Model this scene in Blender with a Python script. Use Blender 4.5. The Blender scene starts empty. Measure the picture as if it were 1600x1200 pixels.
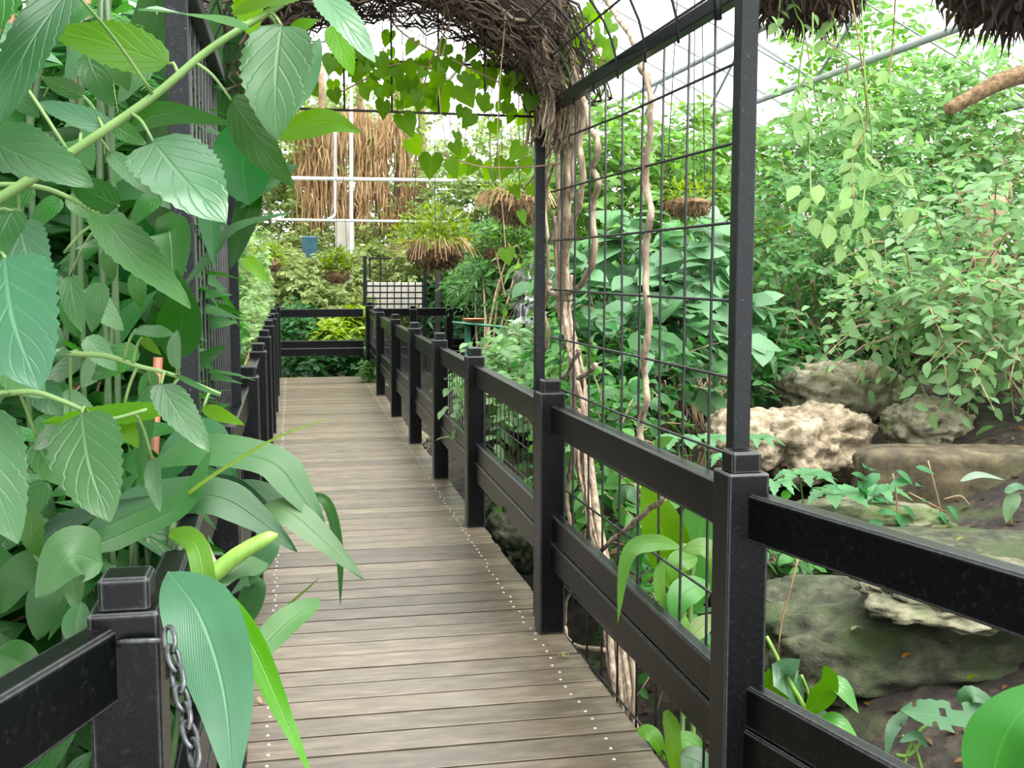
import bpy, bmesh, math, random
import numpy as np
from mathutils import Vector, Matrix, noise

random.seed(11)
rng = np.random.default_rng(11)
scene = bpy.context.scene
COL = scene.collection

# ------------------------------------------------------------------ camera
FPX = 1750.0
EYE = Vector((0.0, 0.0, 1.64))
PITCH = math.atan(177.0 / FPX)
YAW = math.atan(345.0 * math.cos(PITCH) / FPX)
FWD = Vector((math.sin(YAW) * math.cos(PITCH), math.cos(YAW) * math.cos(PITCH), -math.sin(PITCH)))
RGT = Vector((math.cos(YAW), -math.sin(YAW), 0.0))
UPV = RGT.cross(FWD)
cam_data = bpy.data.cameras.new('camera')
cam_data.sensor_width = 36.0
cam_data.lens = 36.0 * FPX / 1600.0
cam_data.clip_end = 200.0
cam = bpy.data.objects.new('camera', cam_data)
COL.objects.link(cam)
m3 = Matrix((RGT, UPV, -FWD)).transposed()
cam.matrix_world = Matrix.Translation(EYE) @ m3.to_4x4()
scene.camera = cam

# ------------------------------------------------------------------ light
scene.view_settings.view_transform = 'Standard'
scene.view_settings.look = 'None'
scene.view_settings.gamma = 1.0
scene.view_settings.use_curve_mapping = False
scene.view_settings.exposure = 1.42
world = bpy.data.worlds.new('overcast_sky')
scene.world = world
world.use_nodes = True
wn = world.node_tree.nodes
wn['Background'].inputs['Color'].default_value = (0.97, 0.985, 1.0, 1)
wn['Background'].inputs['Strength'].default_value = 1.25
sun_data = bpy.data.lights.new('veiled_sun', 'SUN')
sun_data.energy = 3.4
sun_data.angle = math.radians(50)
sun_data.color = (1.0, 0.985, 0.95)
sun = bpy.data.objects.new('veiled_sun', sun_data)
COL.objects.link(sun)
sun.rotation_euler = Vector((-0.30, 0.35, -1.0)).to_track_quat('-Z', 'Y').to_euler()


# ------------------------------------------------------------------ picture measurements to world points
def ray(px, py):
    return FWD + RGT * ((px - 800.0) / FPX) + UPV * ((600.0 - py) / FPX)


def at(px, py, y):
    d = ray(px, py)
    return EYE + d * (y / d.y)


def on_x(px, py, x):
    d = ray(px, py)
    return EYE + d * (x / d.x)


# ------------------------------------------------------------------ mesh helpers
ORG = {}


class MB:
    def __init__(self):
        self.v = []
        self.f = []

    def add(self, verts, faces):
        n = len(self.v)
        self.v.extend(verts)
        self.f.extend([tuple(i + n for i in f) for f in faces])
        return self

    def box(self, c, ax, ay, az, hx, hy, hz, b=0.004):
        c = Vector(c)
        h = (hx, hy, hz)
        A = (Vector(ax), Vector(ay), Vector(az))
        idx = {}
        vs = []
        for sx in (-1, 1):
            for sy in (-1, 1):
                for sz in (-1, 1):
                    s = (sx, sy, sz)
                    for k in range(3):
                        p = c.copy()
                        for j in range(3):
                            p += A[j] * (s[j] * (h[j] if j == k else h[j] - b))
                        idx[(s, k)] = len(vs)
                        vs.append(p)
        fs = []
        for k in range(3):
            i, j = (k + 1) % 3, (k + 2) % 3
            for sg in (-1, 1):
                q = []
                for (a, d) in ((-1, -1), (1, -1), (1, 1), (-1, 1)):
                    s = [0, 0, 0]
                    s[k] = sg
                    s[i] = a
                    s[j] = d
                    q.append(idx[(tuple(s), k)])
                fs.append(q if sg > 0 else q[::-1])
        for k in range(3):
            i, j = (k + 1) % 3, (k + 2) % 3
            for a in (-1, 1):
                for d in (-1, 1):
                    s0 = [0, 0, 0]
                    s0[i] = a
                    s0[j] = d
                    s1 = list(s0)
                    s0[k] = -1
                    s1[k] = 1
                    s0, s1 = tuple(s0), tuple(s1)
                    q = [idx[(s0, i)], idx[(s1, i)], idx[(s1, j)], idx[(s0, j)]]
                    fs.append(q if a * d < 0 else q[::-1])
        for sx in (-1, 1):
            for sy in (-1, 1):
                for sz in (-1, 1):
                    s = (sx, sy, sz)
                    q = [idx[(s, 0)], idx[(s, 1)], idx[(s, 2)]]
                    fs.append(q if sx * sy * sz > 0 else q[::-1])
        return self.add(vs, fs)

    def beam(self, p0, p1, w, h, b=0.004, up=Vector((0, 0, 1))):
        p0, p1 = Vector(p0), Vector(p1)
        d = (p1 - p0)
        L = d.length
        d.normalize()
        side = d.cross(up)
        if side.length < 1e-4:
            side = d.cross(Vector((0, 1, 0)))
        side.normalize()
        u = side.cross(d)
        return self.box((p0 + p1) / 2, d, side, u, L / 2, w / 2, h / 2, b)

    def tube(self, pts, rad, n=6, cap=True):
        pts = [Vector(p) for p in pts]
        m = len(pts)
        if not hasattr(rad, '__len__'):
            rad = [rad] * m
        vs, fs = [], []
        nrm = None
        for i in range(m):
            t = (pts[min(i + 1, m - 1)] - pts[max(i - 1, 0)])
            if t.length < 1e-9:
                t = Vector((0, 0, 1))
            t.normalize()
            if nrm is None:
                a = Vector((0, 0, 1)) if abs(t.z) < 0.9 else Vector((1, 0, 0))
                nrm = t.cross(a).normalized()
            else:
                nrm = (nrm - t * nrm.dot(t))
                if nrm.length < 1e-6:
                    nrm = t.orthogonal()
                nrm.normalize()
            bn = t.cross(nrm)
            for k in range(n):
                a = 2 * math.pi * k / n
                vs.append(pts[i] + (nrm * math.cos(a) + bn * math.sin(a)) * rad[i])
        for i in range(m - 1):
            for k in range(n):
                k2 = (k + 1) % n
                fs.append((i * n + k, i * n + k2, (i + 1) * n + k2, (i + 1) * n + k))
        if cap and n > 2:
            fs.append(tuple(range(n))[::-1])
            fs.append(tuple((m - 1) * n + k for k in range(n)))
        return self.add(vs, fs)

    def lathe(self, c, prof, n=20):
        c = Vector(c)
        vs, fs = [], []
        for (r, z) in prof:
            for k in range(n):
                a = 2 * math.pi * k / n
                vs.append(c + Vector((r * math.cos(a), r * math.sin(a), z)))
        for i in range(len(prof) - 1):
            for k in range(n):
                k2 = (k + 1) % n
                fs.append((i * n + k, i * n + k2, (i + 1) * n + k2, (i + 1) * n + k))
        return self.add(vs, fs)

    def build(self, name, mat, parent=None, smooth=False, color=None):
        org = ORG.get(parent.name, Vector()) if parent else Vector()
        me = bpy.data.meshes.new(name)
        me.from_pydata([tuple(Vector(p) - org) for p in self.v], [], self.f)
        if smooth:
            me.polygons.foreach_set('use_smooth', [True] * len(me.polygons))
        me.update()
        return link(name, me, mat, parent, color)


def link(name, me, mat, parent=None, color=None, loc=None, rot=None, scale=None):
    """link one object; loc is given in world space"""
    o = bpy.data.objects.new(name, me)
    if me is not None and mat is not None and not me.materials:
        me.materials.append(mat)
    COL.objects.link(o)
    if parent:
        o.parent = parent
    porg = ORG.get(parent.name, Vector()) if parent else Vector()
    if loc is not None:
        o.location = Vector(loc) - porg
        ORG[o.name] = Vector(loc)
    else:
        ORG[o.name] = porg.copy()
    if rot is not None:
        o.rotation_euler = rot
    if scale is not None:
        o.scale = scale
    if color is not None:
        o.color = (*color, 1.0)
    return o


def thing(name, label, cat, loc, group=None):
    o = bpy.data.objects.new(name, None)
    o.empty_display_size = 0.1
    COL.objects.link(o)
    o.location = loc
    ORG[o.name] = Vector(loc)
    return tag(o, label, cat, group)


def tag(o, label, cat, group=None):
    o['label'] = label
    o['category'] = cat
    if group:
        o['group'] = group
    return o


def stuff(o):
    o['kind'] = 'stuff'
    return o


def structure(o):
    o['kind'] = 'structure'
    return o


def np_mesh(name, verts, faces, uvs=None, tint=None, smooth=True):
    """verts (N,3); faces (M,k) of one polygon size; uvs (N,2) per vertex; tint (N,)"""
    me = bpy.data.meshes.new(name)
    N, (M, K) = len(verts), faces.shape
    me.vertices.add(N)
    me.vertices.foreach_set('co', np.ascontiguousarray(verts, dtype=np.float32).ravel())
    me.loops.add(M * K)
    me.loops.foreach_set('vertex_index', np.ascontiguousarray(faces, dtype=np.int32).ravel())
    me.polygons.add(M)
    me.polygons.foreach_set('loop_start', np.arange(0, M * K, K, dtype=np.int32))
    if smooth:
        me.polygons.foreach_set('use_smooth', np.ones(M, dtype=bool))
    if uvs is not None:
        ul = me.uv_layers.new(name='UVMap')
        ul.data.foreach_set('uv', np.ascontiguousarray(uvs[faces.ravel()], dtype=np.float32).ravel())
    if tint is not None:
        at_ = me.attributes.new('tint', 'FLOAT', 'POINT')
        at_.data.foreach_set('value', np.ascontiguousarray(tint, dtype=np.float32))
    me.update(calc_edges=True)
    return me


def spline(pts, n):
    """Catmull-Rom through the points, n+1 samples"""
    P = [Vector(p) for p in pts]
    if len(P) == 2:
        return [P[0].lerp(P[1], i / n) for i in range(n + 1)]
    Q = [P[0] * 2 - P[1]] + P + [P[-1] * 2 - P[-2]]
    out = []
    segs = len(P) - 1
    for i in range(n + 1):
        s = i / n * segs
        k = min(int(s), segs - 1)
        t = s - k
        a, b, c, d = Q[k], Q[k + 1], Q[k + 2], Q[k + 3]
        out.append(0.5 * ((2 * b) + (c - a) * t + (2 * a - 5 * b + 4 * c - d) * t * t + (3 * b - a - 3 * c + d) * t ** 3))
    return out


def rv(s=1.0):
    return Vector((random.uniform(-s, s), random.uniform(-s, s), random.uniform(-s, s)))


# ------------------------------------------------------------------ materials
def new_mat(name):
    m = bpy.data.materials.new(name)
    m.use_nodes = True
    nt = m.node_tree
    return m, nt, nt.nodes, nt.links, nt.nodes['Principled BSDF']


def ramp(nodes, stops):
    r = nodes.new('ShaderNodeValToRGB')
    el = r.color_ramp.elements
    while len(el) > 1:
        el.remove(el[-1])
    el[0].position, el[0].color = stops[0][0], (*stops[0][1], 1)
    for p, c in stops[1:]:
        e = el.new(p)
        e.color = (*c, 1)
    return r


def noise_mat(name, stops, scale=6.0, rough=0.8, bump=0.3, detail=6.0, stretch=(1, 1, 1), bdist=0.02, per_obj=0.0, spec=0.5, fine=None):
    m, nt, N, L, P = new_mat(name)
    tc = N.new('ShaderNodeTexCoord')
    mp = N.new('ShaderNodeMapping')
    mp.inputs['Scale'].default_value = stretch
    L.new(tc.outputs['Object'], mp.inputs['Vector'])
    vec = mp.outputs['Vector']
    oi = N.new('ShaderNodeObjectInfo')
    if per_obj:
        ad = N.new('ShaderNodeVectorMath')
        ad.operation = 'ADD'
        sc_ = N.new('ShaderNodeVectorMath')
        sc_.operation = 'SCALE'
        cx = N.new('ShaderNodeCombineXYZ')
        for k in range(3):
            L.new(oi.outputs['Random'], cx.inputs[k])
        L.new(cx.outputs[0], sc_.inputs[0])
        sc_.inputs['Scale'].default_value = 37.0
        L.new(vec, ad.inputs[0])
        L.new(sc_.outputs[0], ad.inputs[1])
        vec = ad.outputs[0]
    nz = N.new('ShaderNodeTexNoise')
    nz.inputs['Scale'].default_value = scale
    nz.inputs['Detail'].default_value = detail
    nz.inputs['Roughness'].default_value = 0.62
    L.new(vec, nz.inputs['Vector'])
    r = ramp(N, stops)
    L.new(nz.outputs['Fac'], r.inputs['Fac'])
    colr = r.outputs['Color']
    if fine:
        n2 = N.new('ShaderNodeTexNoise')
        n2.inputs['Scale'].default_value = fine[0]
        n2.inputs['Detail'].default_value = 4
        L.new(vec, n2.inputs['Vector'])
        r2 = ramp(N, [(fine[1], (0, 0, 0)), (fine[2], (1, 1, 1))])
        L.new(n2.outputs['Fac'], r2.inputs['Fac'])
        mx = N.new('ShaderNodeMix')
        mx.data_type = 'RGBA'
        L.new(r2.outputs['Color'], mx.inputs['Factor'])
        L.new(colr, mx.inputs['A'])
        mx.inputs['B'].default_value = (*fine[3], 1)
        colr = mx.outputs['Result']
    if per_obj:
        mr = N.new('ShaderNodeMapRange')
        mr.inputs['To Min'].default_value = 1 - per_obj
        mr.inputs['To Max'].default_value = 1 + per_obj
        L.new(oi.outputs['Random'], mr.inputs['Value'])
        hv = N.new('ShaderNodeHueSaturation')
        L.new(mr.outputs['Result'], hv.inputs['Value'])
        L.new(colr, hv.inputs['Color'])
        colr = hv.outputs['Color']
    L.new(colr, P.inputs['Base Color'])
    P.inputs['Roughness'].default_value = rough
    P.inputs['Specular IOR Level'].default_value = spec
    if bump:
        bp = N.new('ShaderNodeBump')
        bp.inputs['Strength'].default_value = bump
        bp.inputs['Distance'].default_value = bdist
        L.new(nz.outputs['Fac'], bp.inputs['Height'])
        L.new(bp.outputs['Normal'], P.inputs['Normal'])
    return m


def leaf_mat(name, rough=0.42, trans=0.35, vein='pinnate', spec=0.42, gain=1.6):
    """colour comes from the object's own colour; tint is a per-leaf value; UV carries the veins"""
    m, nt, N, L, P = new_mat(name)

    def math_(op, a, b=None, c=None):
        n = N.new('ShaderNodeMath')
        n.operation = op
        for i, x in enumerate((a, b, c)):
            if x is None:
                continue
            if isinstance(x, (int, float)):
                n.inputs[i].default_value = x
            else:
                L.new(x, n.inputs[i])
        return n.outputs[0]
    oi = N.new('ShaderNodeObjectInfo')
    ta = N.new('ShaderNodeAttribute')
    ta.attribute_name = 'tint'
    uv = N.new('ShaderNodeUVMap')
    sx = N.new('ShaderNodeSeparateXYZ')
    L.new(uv.outputs['UV'], sx.inputs[0])
    u = math_('ABSOLUTE', math_('SUBTRACT', sx.outputs['X'], 0.5))
    v = sx.outputs['Y']
    mid = math_('SUBTRACT', 1.0, math_('SMOOTH_MIN', math_('MULTIPLY', u, 28.0), 1.0, 0.1))
    if vein == 'pinnate':
        w = math_('PINGPONG', math_('SUBTRACT', math_('MULTIPLY', v, 5.5), math_('MULTIPLY', u, 5.0)), 0.5)
        side = math_('SUBTRACT', 1.0, math_('SMOOTH_MIN', math_('MULTIPLY', w, 8.0), 1.0, 0.2))
    else:
        w = math_('PINGPONG', math_('SUBTRACT', math_('MULTIPLY', v, 26.0), math_('MULTIPLY', u, 30.0)), 0.5)
        side = math_('MULTIPLY', math_('SUBTRACT', 1.0, math_('MULTIPLY', w, 2.0)), 0.35)
    veins = math_('MAXIMUM', mid, math_('MULTIPLY', side, 0.45))
    tc = N.new('ShaderNodeTexCoord')
    nz = N.new('ShaderNodeTexNoise')
    nz.inputs['Scale'].default_value = 14.0
    nz.inputs['Detail'].default_value = 3.0
    L.new(tc.outputs['Object'], nz.inputs['Vector'])
    # value: tint 0..1 and object random and blotches
    val = math_('ADD', 0.22, math_('ADD', math_('MULTIPLY', ta.outputs['Fac'], 0.40),
                math_('ADD', math_('MULTIPLY', oi.outputs['Random'], 0.14), math_('MULTIPLY', nz.outputs['Fac'], 0.14))))
    hue = math_('ADD', 0.490, math_('MULTIPLY', math_('FRACT', math_('ADD', math_('MULTIPLY', ta.outputs['Fac'], 7.3), oi.outputs['Random'])), 0.011))
    hs = N.new('ShaderNodeHueSaturation')
    hs.inputs['Saturation'].default_value = 1.22
    L.new(oi.outputs['Color'], hs.inputs['Color'])
    L.new(val, hs.inputs['Value'])
    L.new(hue, hs.inputs['Hue'])
    mx = N.new('ShaderNodeMix')
    mx.data_type = 'RGBA'
    L.new(math_('MULTIPLY', veins, 0.28), mx.inputs['Factor'])
    L.new(hs.outputs['Color'], mx.inputs['A'])
    hb = N.new('ShaderNodeHueSaturation')
    hb.inputs['Value'].default_value = 1.9
    hb.inputs['Hue'].default_value = 0.48
    L.new(hs.outputs['Color'], hb.inputs['Color'])
    L.new(hb.outputs['Color'], mx.inputs['B'])
    L.new(mx.outputs['Result'], P.inputs['Base Color'])
    P.inputs['Roughness'].default_value = rough
    P.inputs['Specular IOR Level'].default_value = spec
    bp = N.new('ShaderNodeBump')
    bp.inputs['Strength'].default_value = 0.35
    bp.inputs['Distance'].default_value = 0.004
    bp.invert = True
    L.new(math_('ADD', veins, math_('MULTIPLY', nz.outputs['Fac'], 0.3)), bp.inputs['Height'])
    L.new(bp.outputs['Normal'], P.inputs['Normal'])
    tr = N.new('ShaderNodeBsdfTranslucent')
    ht = N.new('ShaderNodeHueSaturation')
    ht.inputs['Hue'].default_value = 0.485
    ht.inputs['Saturation'].default_value = 1.15
    ht.inputs['Value'].default_value = gain
    L.new(mx.outputs['Result'], ht.inputs['Color'])
    L.new(ht.outputs['Color'], tr.inputs['Color'])
    ms = N.new('ShaderNodeMixShader')
    ms.inputs[0].default_value = trans
    L.new(P.outputs[0], ms.inputs[1])
    L.new(tr.outputs[0], ms.inputs[2])
    L.new(ms.outputs[0], N['Material Output'].inputs['Surface'])
    return m


def black_paint(name, wear=(0.026, 0.025, 0.025), lo=0.55, hi=0.84):
    m, nt, N, L, P = new_mat(name)
    tc = N.new('ShaderNodeTexCoord')
    n1 = N.new('ShaderNodeTexNoise')
    n1.inputs['Scale'].default_value = 55.0
    n1.inputs['Detail'].default_value = 8.0
    n1.inputs['Roughness'].default_value = 0.7
    L.new(tc.outputs['Object'], n1.inputs['Vector'])
    r = ramp(N, [(lo, (0.002, 0.0026, 0.003)), (hi, wear)])
    L.new(n1.outputs['Fac'], r.inputs['Fac'])
    # chalky wear on the edges, painted paler to suggest sky reflection too
    ge = N.new('ShaderNodeBevel')
    ge.inputs['Radius'].default_value = 0.008
    ge.samples = 2
    geo = N.new('ShaderNodeNewGeometry')
    dp = N.new('ShaderNodeVectorMath')
    dp.operation = 'DOT_PRODUCT'
    L.new(ge.outputs['Normal'], dp.inputs[0])
    L.new(geo.outputs['True Normal'], dp.inputs[1])
    r2 = ramp(N, [(0.80, (1, 1, 1)), (0.97, (0, 0, 0))])
    L.new(dp.outputs['Value'], r2.inputs['Fac'])
    mu = N.new('ShaderNodeMath')
    mu.operation = 'MULTIPLY'
    L.new(r2.outputs['Color'], mu.inputs[0])
    L.new(n1.outputs['Fac'], mu.inputs[1])
    mx = N.new('ShaderNodeMix')
    mx.data_type = 'RGBA'
    L.new(mu.outputs[0], mx.inputs['Factor'])
    L.new(r.outputs['Color'], mx.inputs['A'])
    mx.inputs['B'].default_value = (0.26, 0.265, 0.265, 1)
    L.new(mx.outputs['Result'], P.inputs['Base Color'])
    P.inputs['Roughness'].default_value = 0.30
    P.inputs['Specular IOR Level'].default_value = 0.20
    bp = N.new('ShaderNodeBump')
    bp.inputs['Strength'].default_value = 0.25
    bp.inputs['Distance'].default_value = 0.004
    L.new(n1.outputs['Fac'], bp.inputs['Height'])
    L.new(bp.outputs['Normal'], P.inputs['Normal'])
    return m


M = {}
M['black'] = black_paint('black_painted_timber')
M['steel'] = noise_mat('black_painted_steel', [(0.3, (0.003, 0.004, 0.005)), (0.7, (0.008, 0.010, 0.012))], 40, 0.4, 0.2, bdist=0.003, spec=0.3, fine=(160, 0.66, 0.74, (0.16, 0.16, 0.16)))
M['wire'] = noise_mat('wire', [(0.3, (0.010, 0.011, 0.012)), (0.7, (0.03, 0.03, 0.03))], 30, 0.5, 0)
M['deck'] = noise_mat('deck_board', [(0.25, (0.062, 0.046, 0.029)), (0.5, (0.118, 0.092, 0.060)), (0.75, (0.20, 0.163, 0.115))], 2.6, 0.36, 0.25, detail=10, stretch=(2.2, 9, 9), bdist=0.003, per_obj=0.3, spec=0.6, fine=(1.3, 0.62, 0.85, (0.13, 0.12, 0.09)))
M['joist'] = noise_mat('dark_joist', [(0.3, (0.01, 0.009, 0.007)), (0.7, (0.03, 0.026, 0.02))], 8, 0.8, 0.2)
M['nail'] = noise_mat('nail_steel', [(0.3, (0.42, 0.40, 0.38)), (0.7, (0.6, 0.6, 0.6))], 20, 0.4, 0)
M['soil'] = noise_mat('leaf_mould_soil', [(0.3, (0.006, 0.004, 0.0025)), (0.5, (0.020, 0.014, 0.009)), (0.68, (0.06, 0.043, 0.027))], 14, 0.95, 0.8, detail=10, bdist=0.03, fine=(3.0, 0.55, 0.7, (0.035, 0.05, 0.014)))
M['rock_tan'] = noise_mat('tan_rock', [(0.3, (0.05, 0.034, 0.02)), (0.44, (0.23, 0.178, 0.112)), (0.62, (0.42, 0.35, 0.25))], 11, 0.9, 0.8, detail=10, bdist=0.04, fine=(9, 0.6, 0.75, (0.13, 0.12, 0.05)))
M['rock_pale'] = noise_mat('pale_rock', [(0.3, (0.04, 0.034, 0.02)), (0.44, (0.175, 0.158, 0.10)), (0.66, (0.36, 0.33, 0.23))], 12, 0.9, 0.7, detail=10, bdist=0.04, fine=(3.5, 0.52, 0.66, (0.14, 0.16, 0.06)))
M['rock_moss'] = noise_mat('mossy_rock', [(0.3, (0.009, 0.011, 0.005)), (0.47, (0.040, 0.046, 0.022)), (0.7, (0.120, 0.125, 0.066))], 9, 0.85, 0.9, detail=12, bdist=0.06, fine=(3.6, 0.46, 0.64, (0.036, 0.058, 0.013)))
M['rock_brown'] = noise_mat('brown_stone', [(0.3, (0.022, 0.016, 0.008)), (0.5, (0.075, 0.058, 0.030)), (0.7, (0.15, 0.122, 0.066))], 7, 0.85, 0.5, detail=9, bdist=0.03, fine=(2.2, 0.5, 0.68, (0.07, 0.075, 0.03)))
M['rock_ledge'] = noise_mat('ledge_rock', [(0.3, (0.03, 0.03, 0.016)), (0.46, (0.11, 0.108, 0.062)), (0.68, (0.26, 0.245, 0.155))], 9, 0.85, 0.8, detail=11, bdist=0.05, fine=(3.0, 0.48, 0.64, (0.08, 0.11, 0.03)))
M['rock_wet'] = noise_mat('wet_dark_rock', [(0.3, (0.01, 0.01, 0.01)), (0.7, (0.08, 0.085, 0.08))], 9, 0.25, 0.9, detail=9, bdist=0.05)
M['bark'] = noise_mat('vine_bark', [(0.3, (0.09, 0.062, 0.04)), (0.5, (0.30, 0.225, 0.155)), (0.72, (0.55, 0.45, 0.34))], 9, 0.85, 0.8, detail=8, stretch=(5, 5, 0.7), bdist=0.012)
M['root'] = noise_mat('dark_root_fibre', [(0.3, (0.016, 0.010, 0.006)), (0.55, (0.055, 0.036, 0.022)), (0.75, (0.13, 0.085, 0.05))], 6, 0.9, 0.5, bdist=0.01)
M['dry'] = noise_mat('dry_stem', [(0.3, (0.20, 0.115, 0.05)), (0.5, (0.40, 0.25, 0.12)), (0.7, (0.58, 0.42, 0.24))], 3, 0.9, 0.2)
M['coir'] = noise_mat('moss_fibre', [(0.3, (0.055, 0.033, 0.017)), (0.5, (0.17, 0.105, 0.05)), (0.7, (0.32, 0.21, 0.11))], 22, 0.95, 0.9, bdist=0.02)
M['peat'] = noise_mat('dark_peat_fibre', [(0.3, (0.012, 0.007, 0.005)), (0.55, (0.04, 0.024, 0.015)), (0.75, (0.09, 0.055, 0.03))], 22, 0.95, 0.9, bdist=0.02)
M['twig'] = noise_mat('brown_twig', [(0.3, (0.14, 0.09, 0.05)), (0.7, (0.40, 0.28, 0.17))], 5, 0.8, 0.2)
M['green_stem'] = noise_mat('green_stem', [(0.3, (0.09, 0.17, 0.04)), (0.7, (0.17, 0.28, 0.08))], 12, 0.5, 0.1)
M['dark_stem'] = noise_mat('dark_green_stem', [(0.3, (0.02, 0.055, 0.015)), (0.7, (0.05, 0.10, 0.03))], 12, 0.5, 0.1)
M['lime_stem'] = noise_mat('lime_stem', [(0.3, (0.13, 0.27, 0.035)), (0.7, (0.22, 0.38, 0.07))], 6, 0.45, 0.1, stretch=(8, 8, 1))
M['pipe'] = noise_mat('white_pipe', [(0.3, (0.55, 0.57, 0.53)), (0.7, (0.72, 0.73, 0.70))], 6, 0.4, 0)
M['truss'] = noise_mat('grey_galvanised_tube', [(0.3, (0.20, 0.23, 0.22)), (0.7, (0.30, 0.33, 0.32))], 6, 0.5, 0)
M['terracotta'] = noise_mat('terracotta', [(0.3, (0.38, 0.10, 0.05)), (0.7, (0.50, 0.16, 0.08))], 20, 0.7, 0)
M['green_paint'] = noise_mat('green_paint', [(0.3, (0.02, 0.13, 0.085)), (0.7, (0.04, 0.19, 0.125))], 10, 0.45, 0)
M['blue_paint'] = noise_mat('blue_paint', [(0.3, (0.008, 0.05, 0.075)), (0.7, (0.02, 0.09, 0.12))], 10, 0.5, 0)
M['chain'] = noise_mat('chain_steel', [(0.3, (0.03, 0.032, 0.035)), (0.7, (0.13, 0.135, 0.14))], 60, 0.35, 0.2, bdist=0.002)
M['chain'].node_tree.nodes['Principled BSDF'].inputs['Metallic'].default_value = 0.6
M['concrete'] = noise_mat('pale_wall_render', [(0.3, (0.30, 0.28, 0.23)), (0.7, (0.46, 0.44, 0.38))], 4, 0.9, 0.1)
M['leaf'] = leaf_mat('broad_leaf')
M['leaf_gloss'] = leaf_mat('glossy_leaf', rough=0.30, trans=0.28, spec=0.6)
M['strap'] = leaf_mat('strap_leaf', rough=0.36, trans=0.30, vein='parallel')
M['small'] = leaf_mat('small_leaf', rough=0.42, trans=0.42, spec=0.34, gain=1.7)
M['thin'] = leaf_mat('thin_climber_leaf', rough=0.5, trans=0.6, gain=1.9)


def water_mat():
    m, nt, N, L, P = new_mat('falling_water')
    tc = N.new('ShaderNodeTexCoord')
    mp = N.new('ShaderNodeMapping')
    mp.inputs['Scale'].default_value = (9, 9, 1.2)
    nz = N.new('ShaderNodeTexNoise')
    nz.inputs['Scale'].default_value = 3
    nz.inputs['Detail'].default_value = 5
    L.new(tc.outputs['Object'], mp.inputs[0])
    L.new(mp.outputs[0], nz.inputs['Vector'])
    r = ramp(N, [(0.40, (0, 0, 0)), (0.6, (1, 1, 1))])
    L.new(nz.outputs['Fac'], r.inputs['Fac'])
    P.inputs['Base Color'].default_value = (0.85, 0.88, 0.9, 1)
    P.inputs['Roughness'].default_value = 0.2
    tb = N.new('ShaderNodeBsdfTransparent')
    ms = N.new('ShaderNodeMixShader')
    L.new(r.outputs['Color'], ms.inputs[0])
    L.new(tb.outputs[0], ms.inputs[1])
    L.new(P.outputs[0], ms.inputs[2])
    L.new(ms.outputs[0], N['Material Output'].inputs['Surface'])
    return m


def pane_mat():
    m, nt, N, L, P = new_mat('clear_roof_sheet')
    P.inputs['Base Color'].default_value = (0.9, 0.93, 0.92, 1)
    P.inputs['Roughness'].default_value = 0.25
    tb = N.new('ShaderNodeBsdfTransparent')
    tb.inputs['Color'].default_value = (0.98, 0.99, 0.985, 1)
    ms = N.new('ShaderNodeMixShader')
    ms.inputs[0].default_value = 0.08
    L.new(tb.outputs[0], ms.inputs[1])
    L.new(P.outputs[0], ms.inputs[2])
    L.new(ms.outputs[0], N['Material Output'].inputs['Surface'])
    return m


M['water'] = water_mat()
M['pane'] = pane_mat()
# ------------------------------------------------------------------ leaves
def prof_ovate(t):
    return (t ** 0.45) * ((1 - t) ** 0.85) / 0.545 if 0 < t < 1 else 0.0


def prof_broad(t):
    return (math.sin(math.pi * t ** 0.75)) ** 0.75 if 0 < t < 1 else 0.0


def prof_lance(t):
    return (math.sin(math.pi * t ** 0.8)) ** 0.9 if 0 < t < 1 else 0.0


def prof_strap(t):
    return min(1.0, 0.35 + t * 3.0) * min(1.0, ((1 - t) * 2.6) ** 0.8) if t < 1 else 0.0


def prof_grass(t):
    return min(1.0, 0.6 + t * 2) * (1 - t) ** 0.6 if t < 1 else 0.0


PROF = {'ovate': prof_ovate, 'broad': prof_broad, 'lance': prof_lance, 'strap': prof_strap, 'grass': prof_grass}


def blade_mesh(name, path, width, prof='ovate', nh=Vector((0, -1, 0.4)), fold=0.18, teeth=0.0, nseg=14, twist=0.0, wave=0.0, org=Vector(), hole=None):
    """one leaf: a folded, toothed ribbon along a path; nh is the way its face looks"""
    pts = spline(path, nseg)
    cols = (-1.0, -0.5, 0.0, 0.5, 1.0)
    V, UV = [], []
    pf = PROF[prof]
    ph = random.uniform(0, 6.28)
    for i, c in enumerate(pts):
        t = i / nseg
        tan = (pts[min(i + 1, nseg)] - pts[max(i - 1, 0)]).normalized()
        s = tan.cross(nh)
        if s.length < 1e-4:
            s = tan.cross(Vector((0.3, 0.2, 1)))
        s.normalize()
        n = s.cross(tan)
        if twist:
            q = Matrix.Rotation(twist * t, 3, tan)
            s, n = q @ s, q @ n
        w = width * 0.5 * max(pf(t), 0.012)
        for u in cols:
            ww = w
            if abs(u) == 1.0 and teeth:
                ww = w * (1 + (teeth if i % 2 else -teeth) * min(1, 4 * (1 - t)))
            zz = fold * abs(u) * w + wave * width * math.sin(t * 9 + ph + (2.0 if u > 0 else 0)) * u * u
            V.append(tuple(c + s * (u * ww) + n * zz - org))
            UV.append((u * 0.5 + 0.5, t))
    F = []
    nc = len(cols)
    for i in range(nseg):
        for k in range(nc - 1):
            if hole and (i, k) in hole:
                continue
            a = i * nc + k
            F.append((a, a + 1, a + nc + 1, a + nc))
    return np_mesh(name, np.array(V), np.array(F), np.array(UV), np.full(len(V), random.uniform(0.3, 0.7)))


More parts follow.
